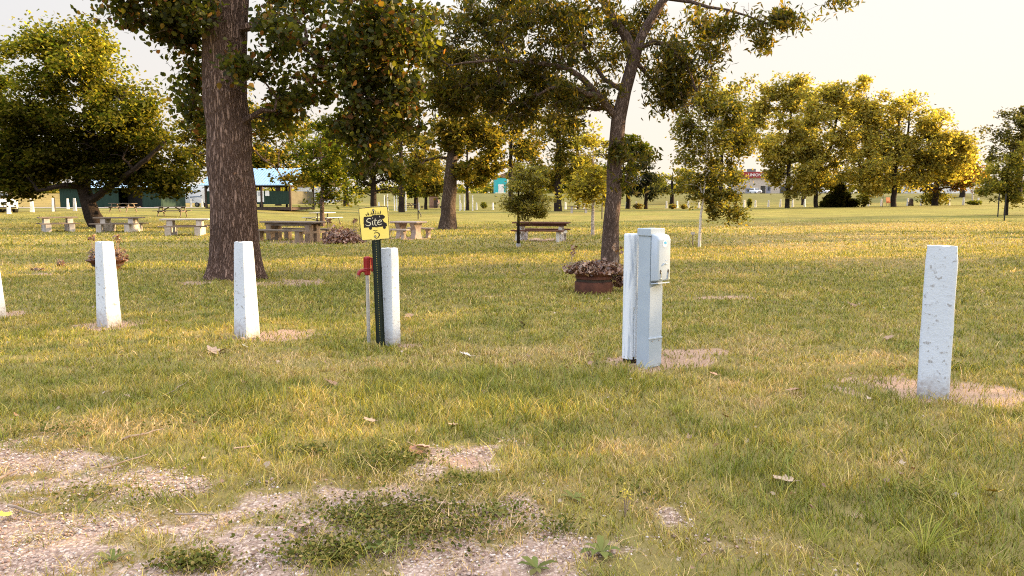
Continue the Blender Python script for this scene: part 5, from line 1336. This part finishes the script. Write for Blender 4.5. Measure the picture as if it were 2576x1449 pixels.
MB().box((0, 4, 3.8), (w, 8, 8)).build('wall', M['stucco'], bu); MB().box((0, 4, 8.0), (w + .4, 8.4, .5)).build('roof', M['grey_roof'], bu)
MB().box((-w * .2, -.05, .9), (1.6, .1, 1.4)).build('window', M['glass'], bu); MB().box((w * .2, -.05, 1.4), (2.2, .1, 2.6)).build('door', M['door_grey'], bu)
x0, x1 = bx(2310, 2470); w = x1 - x0
bu = empty('garage_row', Vector(((x0 + x1) / 2, dB + 4, 3.3)), 0, 'long low pale garage building behind the brown cedar', 'building')
MB().box((0, 3, 1.2), (w, 6, 2.6)).build('wall', M['pale_wall'], bu); MB().box((0, 3, 2.65), (w + .5, 6.6, .35)).build('roof', M['grey_roof'], bu)
for i in range(5): MB().box((-w * .4 + i * w * .2, -.04, 1.05), (2.3, .1, 2.0)).build('garage_door', M['white_far'], bu)
x0, x1 = bx(2448, 2510); w = x1 - x0
bu = empty('house', Vector(((x0 + x1) / 2, dB + 14, 3.3)), 0, 'pale house with grey gabled roof at the far right', 'house')
MB().box((0, 4, 2.2), (w, 7, 4.6)).build('wall', M['pale_wall'], bu); mb = MB(); mb.prism([(-w / 2 - .5, 4.5), (w / 2 + .5, 4.5), (w / 2 - .6, 6.4), (-w / 2 + .6, 6.4)], .2, 7.8); mb.build('roof', M['grey_roof'], bu)
for xx in (-w * .28, w * .22): MB().box((xx, .47, 2.4), (1.1, .1, 1.3)).build('window', M['glass'], bu)
x0, x1 = bx(1246, 1312); w = x1 - x0
bu = empty('teal_building', Vector(((x0 + x1) / 2, dB, 3.3)), R(6), 'bright teal building with cream trim and red gable seen between the trees', 'building')
MB().box((0, 3, 2.3), (w, 6, 4.8)).build('wall', M['teal'], bu)
mb = MB(); mb.prism([(-w / 2 - .4, 4.72), (w / 2 + .4, 4.72), (w * .25, 6.8), (w * .1, 6.8)], -.2, 6.2); mb.build('roof', M['brown_box'], bu)
MB().box((-w * .02, -.06, 2.35), (.5, .1, 4.7)).build('trim', M['cream'], bu); MB().box((0, -.06, .2), (w, .12, .5)).build('base_trim', M['cream'], bu)
MB().box((-w * .28, -.05, 1.6), (1.6, .1, 2.4)).build('door', M['white_far'], bu)

# ------------------------------------------------------------------ roads
def strip(name, pts0, pts1, mat, dz=.006):
    me = bpy.data.meshes.new(name); n = len(pts0)
    v = [(x, y, float(TZ(x, y)) + dz) for x, y in pts0] + [(x, y, float(TZ(x, y)) + dz) for x, y in pts1]
    me.from_pydata(v, [], [(i, i + 1, n + i + 1, n + i) for i in range(n - 1)]); me.update()
    o = link(name, me, mat); put(o, kind='structure'); return o
M['road'] = mat_var('pale_concrete_road', (.34, .31, .28), (.46, .42, .38), 1.5, .85, 0, .05)
M['lane'] = mat_var('grey_gravel_lane', (.26, .22, .2), (.36, .31, .28), 6, .9, 0, .2)
xs = np.arange(-400, 401, 4.0)
strip('road', [(x, 205) for x in xs], [(x, 214) for x in xs], M['road'], .05)
xs = np.arange(-160, -37, 3.0)
strip('gravel_lane', [(x, 92 + .02 * (x + 60)) for x in xs], [(x, 100 + .02 * (x + 60)) for x in xs], M['lane'], .03)

# ------------------------------------------------------------------ the far person and barbecue
gpz = GD(1103, 150)
def skin_person(loc, rz):
    root = empty('person', loc, rz, 'standing person in dark shirt and grey trousers beside the brown hut', 'person')
    J = {'pelvis': (0, 0, .95, .15), 'chest': (0, -.01, 1.28, .17), 'neck': (0, 0, 1.48, .06), 'head0': (0, -.01, 1.56, .085), 'head1': (0, -.01, 1.68, .085),
         'sl': (-.2, 0, 1.4, .06), 'el': (-.27, .02, 1.13, .045), 'wl': (-.22, -.14, .95, .033), 'sr': (.2, 0, 1.4, .06), 'er': (.28, .02, 1.13, .045), 'wr': (.25, -.12, .93, .033),
         'hl': (-.1, 0, .9, .1), 'kl': (-.12, -.02, .5, .065), 'al': (-.12, .02, .09, .045), 'tl': (-.13, -.14, .04, .04), 'hr': (.1, 0, .9, .1), 'kr': (.13, .0, .5, .065), 'ar': (.15, .04, .09, .045), 'tr': (.17, -.12, .04, .04)}
    ed = [('pelvis', 'chest'), ('chest', 'neck'), ('neck', 'head0'), ('head0', 'head1'), ('chest', 'sl'), ('sl', 'el'), ('el', 'wl'), ('chest', 'sr'), ('sr', 'er'), ('er', 'wr'), ('pelvis', 'hl'), ('hl', 'kl'), ('kl', 'al'), ('al', 'tl'), ('pelvis', 'hr'), ('hr', 'kr'), ('kr', 'ar'), ('ar', 'tr')]
    for s_, wn in ((-1, 'wl'), (1, 'wr')):
        w_ = J[wn]
        for i in range(5):
            nm = wn + 'f%d' % i; J[nm] = (w_[0] + (i - 2) * .018 * 1, w_[1] - .09 - .01 * (2 - abs(i - 2)), w_[2] - .06, .009); ed.append((wn, nm))
    def skinned(names, name, mat, grow=0, sub=2):
        names = list(names); idx = {k: i for i, k in enumerate(names)}
        me = bpy.data.meshes.new(name); me.from_pydata([J[k][:3] for k in names], [(idx[a], idx[b2]) for a, b2 in ed if a in idx and b2 in idx], [])
        o = bpy.data.objects.new(name, me); COL.objects.link(o)
        o.modifiers.new('s', 'SKIN'); 
        for i, k in enumerate(names): me.skin_vertices[0].data[i].radius = (J[k][3] + grow,) * 2
        me.skin_vertices[0].data[0].use_root = True
        o.modifiers.new('u', 'SUBSURF').levels = sub
        bpy.context.view_layer.update(); dg = bpy.context.evaluated_depsgraph_get(); m2 = bpy.data.meshes.new_from_object(o.evaluated_get(dg)); bpy.data.objects.remove(o)
        return link(name, m2, mat, root, smooth=True)
    skinned(J.keys(), 'body', M['skin'])
    skinned(['pelvis', 'chest', 'sl', 'el', 'sr', 'er'], 'shirt', M['cloth_dark'], .022)
    skinned(['pelvis', 'hl', 'kl', 'al', 'hr', 'kr', 'ar'], 'trousers', M['cloth_grey'], .02)
    mb = MB(); mb.lathe([(.001, 0), (.075, .01), (.1, .06), (.085, .12), (.001, .145)], 12, (0, .012, 1.645)); mb.build('hair', M['hair'], root, smooth=True)
skin_person(gpz, R(25))
hb = empty('brown_hut', GD(1091, 153), R(10), 'small brown boxy hut beside the standing person', 'hut')
MB().box((0, 0, 1.1), (1.7, 1.4, 2.4)).build('wall', M['brown_box'], hb); MB().box((0, 0, 2.36), (1.9, 1.6, .12)).build('roof', M['dark_timber'], hb); MB().box((.3, -.72, 1.0), (.7, .04, 1.9)).build('door', M['dark_timber'], hb)
lb = empty('low_bench', GD(1085, 147), 0, 'low dark bench in front of the brown hut', 'bench')
MB().box((0, 0, .42), (4.6, .5, .12)).build('seat', M['dark_timber'], lb)
for x in (-1.8, 1.8): MB().box((x, 0, .15), (.2, .45, .45)).build('leg', M['dark_timber'], lb)

# ------------------------------------------------------------------ ground litter
def pebbles():
    rng = np.random.default_rng(12); n = 130000
    x = rng.uniform(-5.5, 5.5, n); y = 2.6 + 4.2 * rng.random(n) ** 1.2; k = in_view(x, y); x = x[k]; y = y[k]
    grav, mul, grn, dry = zones(x, y); k = rng.random(len(x)) < np.clip(grav * (.35 + .8 * fbm(x * 2, y * 2, 51)), 0, 1); x = x[k]; y = y[k]; n = len(x)
    s = .0032 + .0095 * rng.random(n) ** 3
    oc = np.array([(1, 0, 0), (0, 1, 0), (-1, 0, 0), (0, -1, 0), (0, 0, 1), (0, 0, -1)], float); F = np.array([(0, 1, 4), (1, 2, 4), (2, 3, 4), (3, 0, 4), (1, 0, 5), (2, 1, 5), (3, 2, 5), (0, 3, 5)])
    j = rng.uniform(.65, 1.3, (n, 6, 3)); a = rng.uniform(0, 6.28, n); v = oc[None] * j
    vx = v[:, :, 0] * np.cos(a)[:, None] - v[:, :, 1] * np.sin(a)[:, None]; vy = v[:, :, 0] * np.sin(a)[:, None] + v[:, :, 1] * np.cos(a)[:, None]
    v = np.stack([vx, vy, v[:, :, 2] * .65], -1) * s[:, None, None] + np.stack([x, y, TZ(x, y) + .004], -1)[:, None, :]
    L = (np.arange(n)[:, None] * 6 + F.reshape(-1)[None]).reshape(-1)
    col = pal(n, [(.4, .3, .25), (.52, .42, .36), (.3, .2, .16), (.62, .54, .48), (.36, .24, .19)], rng, None, (.75, 1.2))
    o = link('gravel', np_mesh('gravel', v.reshape(-1, 3), L, np.arange(n * 8) * 3, np.full(n * 8, 3), np.repeat(col, 6, 0)), M['pebble']); put(o, 'loose pinkish gravel over the bare earth', 'gravel', kind='stuff')
pebbles()
def clover():
    rng = np.random.default_rng(14); X = []; Y = []
    for (px, py, rx, ry, n) in ((1000, 1320, 290, 70, 5200), (830, 1400, 130, 36, 1500), (985, 1165, 105, 30, 1100), (480, 1425, 110, 28, 900), (790, 1140, 60, 14, 260), (1180, 1215, 110, 20, 420), (1380, 1330, 110, 26, 380), (300, 1250, 200, 40, 260), (1250, 1290, 120, 30, 360), (600, 1060, 260, 36, 900), (2420, 932, 60, 12, 260), (1660, 1250, 160, 40, 260), (2330, 1260, 110, 60, 500), (120, 1090, 160, 16, 360)):
        cx, cy, rx_, ry_ = ell(px, py, rx, ry); q = rng.normal(size=(n, 2)) * .5
        X.append(cx + q[:, 0] * rx_); Y.append(cy + q[:, 1] * ry_)
    x = np.concatenate(X); y = np.concatenate(Y)
    k = fbm(x * 6, y * 6, 61) + rng.random(len(x)) * .4 > .55; x = x[k]; y = y[k]; n = len(x)
    h = .01 + .045 * rng.random(n) * (.4 + fbm(x * 3, y * 3, 62))
    pos = np.stack([x, y, TZ(x, y) + h], -1)
    col = pal(n, [(.1, .125, .03), (.15, .16, .04), (.22, .2, .055), (.09, .105, .025), (.3, .24, .1)], rng) * (.6 + 8 * h)[:, None].clip(.6, 1.3)
    o = link('ground_weeds', leaf_mesh('ground_weeds', pos, .016 * rng.uniform(.5, 1.5, n), col, 'round', .5, rng), M['weed_leaf']); put(o, 'patches of dark green creeping weeds and clover in the gravel', 'weeds', kind='stuff')
clover()
def litter():
    rng = np.random.default_rng(15); n = 700
    y = 3 + 30 * rng.random(n) ** 1.5; x = rng.uniform(-1, 1, n) * (y * .72 + 1)
    pos = np.stack([x, y, TZ(x, y) + .03], -1)
    col = pal(n, [(.36, .26, .17), (.3, .18, .11), (.46, .36, .27), (.22, .12, .07)], rng)
    o = link('leaf_litter', leaf_mesh('leaf_litter', pos, .035 * rng.uniform(.5, 1.7, n), col, 'dry', .8, rng), M['dry_leaf']); put(o, 'small dry leaf scraps scattered thinly through the grass', 'leaf litter', kind='stuff')
litter()
def fallen(label, px, py, size, col, seed, n=1):
    g = G(px, py); rng = np.random.default_rng(seed)
    vv, ff = [], []
    mb = MB()
    out = [(0, -.5), (.16, -.42), (.36, -.3), (.46, -.05), (.34, .02), (.42, .22), (.2, .24), (.08, .5), (0, .56), (-.1, .46), (-.22, .22), (-.44, .2), (-.36, 0), (-.46, -.08), (-.34, -.32), (-.14, -.43)]
    curl = rng.uniform(.35, .8); tw = rng.uniform(-.4, .4)
    pts = [(0, 0, 0)] + [(x, y, curl * (x * x + .4 * y * y) + tw * x * y) for x, y in out]
    m = len(out)
    mb.v = [(x * size, y * size, z * size + .035) for x, y, z in pts]; mb.f = [(0, 1 + i, 1 + (i + 1) % m) for i in range(m)]
    mb.tube([(0, -.5 * size, curl * .1 * size + .035), (0.1 * size, -.85 * size, .03 + .03)], .0016, 4)
    t = NT('fallen_leaf_tone'); nz = t.noise(30, 4, .6); t.pbr(t.ramp(nz, [(.3, tuple(c * .65 for c in col)), (.7, col)]), .75, 0, None, .2)
    o = mb.build('fallen_leaf', t.m, None, smooth=True); o.location = g; o.rotation_euler = (rng.uniform(-.5, .5), rng.uniform(-.5, .5), rng.uniform(0, 6.28)); put(o, label, 'leaf', 'larger fallen leaves on the lawn')
for i, (lab, px, py, s_, c_) in enumerate([
    ('big curled tan leaf beside the dark weeds at the gravel edge', 1066, 1140, .13, (.55, .36, .25)), ('brown crumpled leaf touching the big curled tan leaf', 1042, 1146, .11, (.3, .16, .1)), ('wide pale brown leaf lying in front of the middle tapered post', 532, 890, .17, (.52, .36, .25)), ('narrow brown leaf right of the wide pale one near the middle post', 566, 888, .12, (.42, .28, .19)),
    ('curled brown leaf midway between pedestal and right post', 2000, 992, .13, (.4, .24, .14)), ('flat toothed tan leaf low on the right grass', 1968, 1222, .13, (.55, .4, .28)), ('orange brown leaf on the grass below the power pedestal', 1822, 1058, .085, (.55, .25, .11)), ('yellow leaf in the long grass at lower right', 2488, 1252, .09, (.75, .5, .1)),
    ('pale bleached leaf left of the pedestal on open grass', 1168, 900, .12, (.68, .6, .52)), ('brown leaves lying right of the sign in the grass', 828, 972, .14, (.38, .22, .14)), ('small brown leaf above the big curled tan leaf', 1143, 1082, .1, (.48, .33, .22)), ('brown leaf standing up below the sign post', 925, 1068, .1, (.46, .32, .22)),
    ('white scrap leaf right of the middle tapered post', 612, 878, .08, (.7, .62, .52)), ('tan leaf on the gravel under the creeping weeds', 765, 1342, .09, (.6, .4, .28)), ('orange leaf near the right side of the pedestal base', 1792, 950, .075, (.6, .34, .2)), ('yellow leaf at the left edge on the gravel', 8, 1312, .08, (.8, .6, .1)),
    ('brown leaf behind the right post far on the grass', 2140, 773, .15, (.36, .22, .14)), ('dark brown leaf far right of the rim planter', 1905, 717, .14, (.36, .22, .14)), ('tan leaf left of the rim planter on the lawn', 1310, 820, .14, (.45, .3, .2)), ('brown leaf pair right of the rounded white post', 1030, 800, .14, (.42, .26, .16)), ('brown leaf right of the brown mulch by the pedestal', 2238, 857, .12, (.38, .25, .16))]):
    fallen(lab, px, py, s_, c_, 300 + i)
def stick(label, a, b_, r, seed):
    A = G(*a); B = G(*b_); rng = random.Random(seed); L = (B - A).length; pts = []
    for i in range(6):
        f = i / 5; p = A.lerp(B, f); pts.append(p + Vector((rng.uniform(-.02, .02) * L, rng.uniform(-.02, .02) * L, .03 + rng.uniform(0, .012))))
    o = MB().tube(pts, [r, r * .95, r * .85, r * .75, r * .6, r * .4], 6).build('fallen_stick', M['twig'], None, smooth=True); put(o, label, 'stick', 'fallen sticks on the ground')
stick('long thin stick lying on the upper left grass', (410, 1010), (475, 968), .006, 1)
stick('pale stick at the upper gravel edge on the left', (305, 1118), (410, 1092), .008, 2)
stick('long brown stick across the gravel edge', (255, 1192), (375, 1158), .007, 3)
stick('short pale stick at the left edge of the gravel', (0, 1218), (48, 1195), .009, 4)
stick('dark stick on the gravel at lower left', (20, 1290), (110, 1312), .008, 5)
stick('thin stick in front of the creeping weeds', (440, 1310), (540, 1312), .006, 6)
stick('short stick at the gravel edge in the middle', (590, 1142), (660, 1128), .006, 7)
def rosette(label, px, py, size, seed, cols, name='plantain_weed', n=9, tall=.5, w=.34):
    g = G(px, py); rng = np.random.default_rng(seed); mb = MB(); C = []
    for i in range(n):
        a = 2 * math.pi * i / n + rng.uniform(-.3, .3); L = size * rng.uniform(.45, 1.1); ww = L * w; up = rng.uniform(.5, 1) * tall
        c_, s_ = math.cos(a), math.sin(a); col = pal(1, cols, rng)[0]
        def pt(f, side, zf): return (c_ * L * f - s_ * side * ww / 2, s_ * L * f + c_ * side * ww / 2, .01 + zf * L * up)
        vs = [pt(0, .15, 0), pt(0, -.15, 0), pt(.35, -.8, .5), pt(.35, .8, .5), pt(.7, -.85, .75), pt(.7, .85, .75), pt(1, 0, .55)]
        mb.add(vs, [(0, 1, 2, 3), (3, 2, 4, 5), (5, 4, 6)]); C += [col] * 7
    me = bpy.data.meshes.new(name); me.from_pydata(mb.v, [], mb.f); me.update(); at = me.color_attributes.new('Col', 'FLOAT_COLOR', 'POINT')
    for i, c_ in enumerate(C): at.data[i].color = (*c_, 1)
    o = link(name, me, M['weed_leaf'], None, g, smooth=True); put(o, label, 'weed', 'separate weed plants'); return o
WC = [(.12, .15, .05), (.16, .18, .06), (.2, .2, .08)]
rosette('grey green rosette weed at the bottom centre gravel', 968, 1388, .1, 1, WC)
rosette('pale rosette weed on the gravel right of centre', 1512, 1394, .13, 2, WC, n=12)
rosette('small upright weed at the right end of the gravel', 1445, 1258, .09, 3, WC)
rosette('broad leafed weed beside the dark weed patch on the right', 1245, 1296, .1, 4, WC)
rosette('broad leafed weed at the very bottom near the middle', 1350, 1435, .1, 5, WC)
rosette('round leafed weed at the upper left gravel edge', 212, 1100, .1, 6, WC)
rosette('small weed at the lower left bottom edge', 285, 1415, .1, 7, WC)
gt = [(.19, .22, .04), (.25, .26, .05), (.33, .31, .08)]
rosette('tall coarse grass tuft at the lower right corner', 2325, 1400, .23, 8, gt, 'grass_tuft', 90, 1.0, .022)
rosette('tall coarse grass tuft higher on the right side', 2405, 1262, .19, 9, gt, 'grass_tuft', 80, 1.0, .022)
rosette('coarse grass tuft below the right white post', 2060, 1380, .15, 10, gt, 'grass_tuft', 70, 1.0, .022)
rosette('bright coarse grass tuft below the sign', 1700, 1045, .16, 11, gt, 'grass_tuft', 60, 1.1, .025)
rosette('bright grass tuft left of the centre lawn', 1210, 955, .18, 12, gt, 'grass_tuft', 60, 1.1, .025)
# yellow flowering weed
gy = G(1572, 1300); yw = empty('flowering_weed', gy, 0, 'weed with pale yellow flower spikes on the lower grass', 'weed', 'separate weed plants')
mb = MB(); fl = []
rng = np.random.default_rng(77)
for i in range(4):
    a = rng.uniform(0, 6.28); tip_ = (math.cos(a) * .03, math.sin(a) * .03, rng.uniform(.09, .15)); mb.tube([(0, 0, 0), (tip_[0] * .5, tip_[1] * .5, tip_[2] * .6), tip_], .002, 4)
    fl.append(np.array(tip_) + rng.normal(size=(12, 3)) * np.array([.009, .009, .022]))
mb.build('stem', M['twig'], yw); fp_ = np.concatenate(fl); link('flowers', leaf_mesh('flowers', fp_, .013, np.tile([(.55, .5, .16)], (len(fp_), 1)), 'round', .5, rng), M['leaf'], yw)

# ------------------------------------------------------------------ sky, sun, camera
wd = bpy.data.worlds.new('World'); SC.world = wd; wd.use_nodes = True
nt = wd.node_tree; nt.nodes.clear()
out = nt.nodes.new('ShaderNodeOutputWorld'); bg = nt.nodes.new('ShaderNodeBackground'); bg.inputs[1].default_value = .12
sky = nt.nodes.new('ShaderNodeTexSky'); sky.sky_type = 'NISHITA'; sky.sun_disc = False
sky.sun_elevation = SUN_EL; sky.sun_rotation = SUN_AZ; sky.air_density = 1.0; sky.dust_density = 2.5; sky.ozone_density = 1.0
tc = nt.nodes.new('ShaderNodeTexCoord'); sx = nt.nodes.new('ShaderNodeSeparateXYZ'); nt.links.new(tc.outputs['Generated'], sx.inputs[0])
dot = nt.nodes.new('ShaderNodeVectorMath'); dot.operation = 'DOT_PRODUCT'; nt.links.new(tc.outputs['Generated'], dot.inputs[0])
dot.inputs[1].default_value = (math.sin(SUN_AZ) * math.cos(SUN_EL), math.cos(SUN_AZ) * math.cos(SUN_EL), math.sin(SUN_EL))
hz = nt.nodes.new('ShaderNodeValToRGB'); e = hz.color_ramp.elements
e[0].position = 0.0; e[0].color = (9.3, 8.4, 7.4, 1); e[1].position = 1.0; e[1].color = (23.5, 24.2, 26, 1)
for p_, c_ in ((.08, (9.2, 8.45, 7.6)), (.23, (8.9, 8.6, 8.2)), (.42, (23.5, 24.2, 26))):
    q = e.new(p_); q.color = (*c_, 1)
nt.links.new(sx.outputs[2], hz.inputs[0])
sg = nt.nodes.new('ShaderNodeValToRGB'); e = sg.color_ramp.elements
e[0].position = .25; e[0].color = (0, 0, 0, 1); e[1].position = 1.0; e[1].color = (5, 3.6, 2.2, 1)
q = e.new(.8); q.color = (.5, .4, .25, 1)
nt.links.new(dot.outputs['Value'], sg.inputs[0])
m1 = nt.nodes.new('ShaderNodeMixRGB'); m1.blend_type = 'MIX'; m1.inputs[0].default_value = .9
nt.links.new(sky.outputs[0], m1.inputs[1]); nt.links.new(hz.outputs[0], m1.inputs[2])
az = nt.nodes.new('ShaderNodeValToRGB'); e = az.color_ramp.elements
e[0].position = .05; e[0].color = (.62, .79, 1.08, 1); e[1].position = .6; e[1].color = (1.0, .985, .965, 1)
q = e.new(.3); q.color = (.84, .87, .94, 1)
half = nt.nodes.new('ShaderNodeMath'); half.operation = 'MULTIPLY_ADD'; half.inputs[1].default_value = .5; half.inputs[2].default_value = .5
nt.links.new(dot.outputs['Value'], half.inputs[0]); nt.links.new(half.outputs[0], az.inputs[0])
m0 = nt.nodes.new('ShaderNodeMixRGB'); m0.blend_type = 'MULTIPLY'; m0.inputs[0].default_value = 1.0
nt.links.new(m1.outputs[0], m0.inputs[1]); nt.links.new(az.outputs[0], m0.inputs[2]); m1 = m0
m2 = nt.nodes.new('ShaderNodeMixRGB'); m2.blend_type = 'ADD'; m2.inputs[0].default_value = 1.0
nt.links.new(m1.outputs[0], m2.inputs[1]); nt.links.new(sg.outputs[0], m2.inputs[2])
nt.links.new(m2.outputs[0], bg.inputs[0]); nt.links.new(bg.outputs[0], out.inputs[0])

sl = bpy.data.lights.new('Sun', 'SUN'); sl.energy = 16.0; sl.angle = R(.6); sl.color = (1.0, .71, .37)
so = bpy.data.objects.new('Sun', sl); COL.objects.link(so)
dvec = Vector((math.sin(SUN_AZ) * math.cos(SUN_EL), math.cos(SUN_AZ) * math.cos(SUN_EL), math.sin(SUN_EL)))
so.rotation_euler = dvec.to_track_quat('Z', 'Y').to_euler(); so.location = (30, 20, 30)

cam = bpy.data.cameras.new('Camera'); cam.sensor_width = 36; cam.lens = 36 * FOC / 2576; cam.clip_end = 3000; cam.clip_start = .05
co = bpy.data.objects.new('Camera', cam); COL.objects.link(co); co.location = (0, 0, CAMZ); co.rotation_euler = (math.pi / 2 - PITCH, 0, 0)
SC.camera = co
SC.view_settings.view_transform = 'Standard'; SC.view_settings.look = 'None'; SC.view_settings.exposure = 0; SC.view_settings.gamma = 1
SC.render.engine = 'CYCLES'
SC.cycles.max_bounces = 8; SC.cycles.diffuse_bounces = 4; SC.cycles.transmission_bounces = 4; SC.cycles.transparent_max_bounces = 4
SC.cycles.use_denoising = False
SC.cycles.filter_width = 1.1
SC.cycles.sample_clamp_indirect = 4.0
SC.cycles.caustics_reflective = False; SC.cycles.caustics_refractive = False
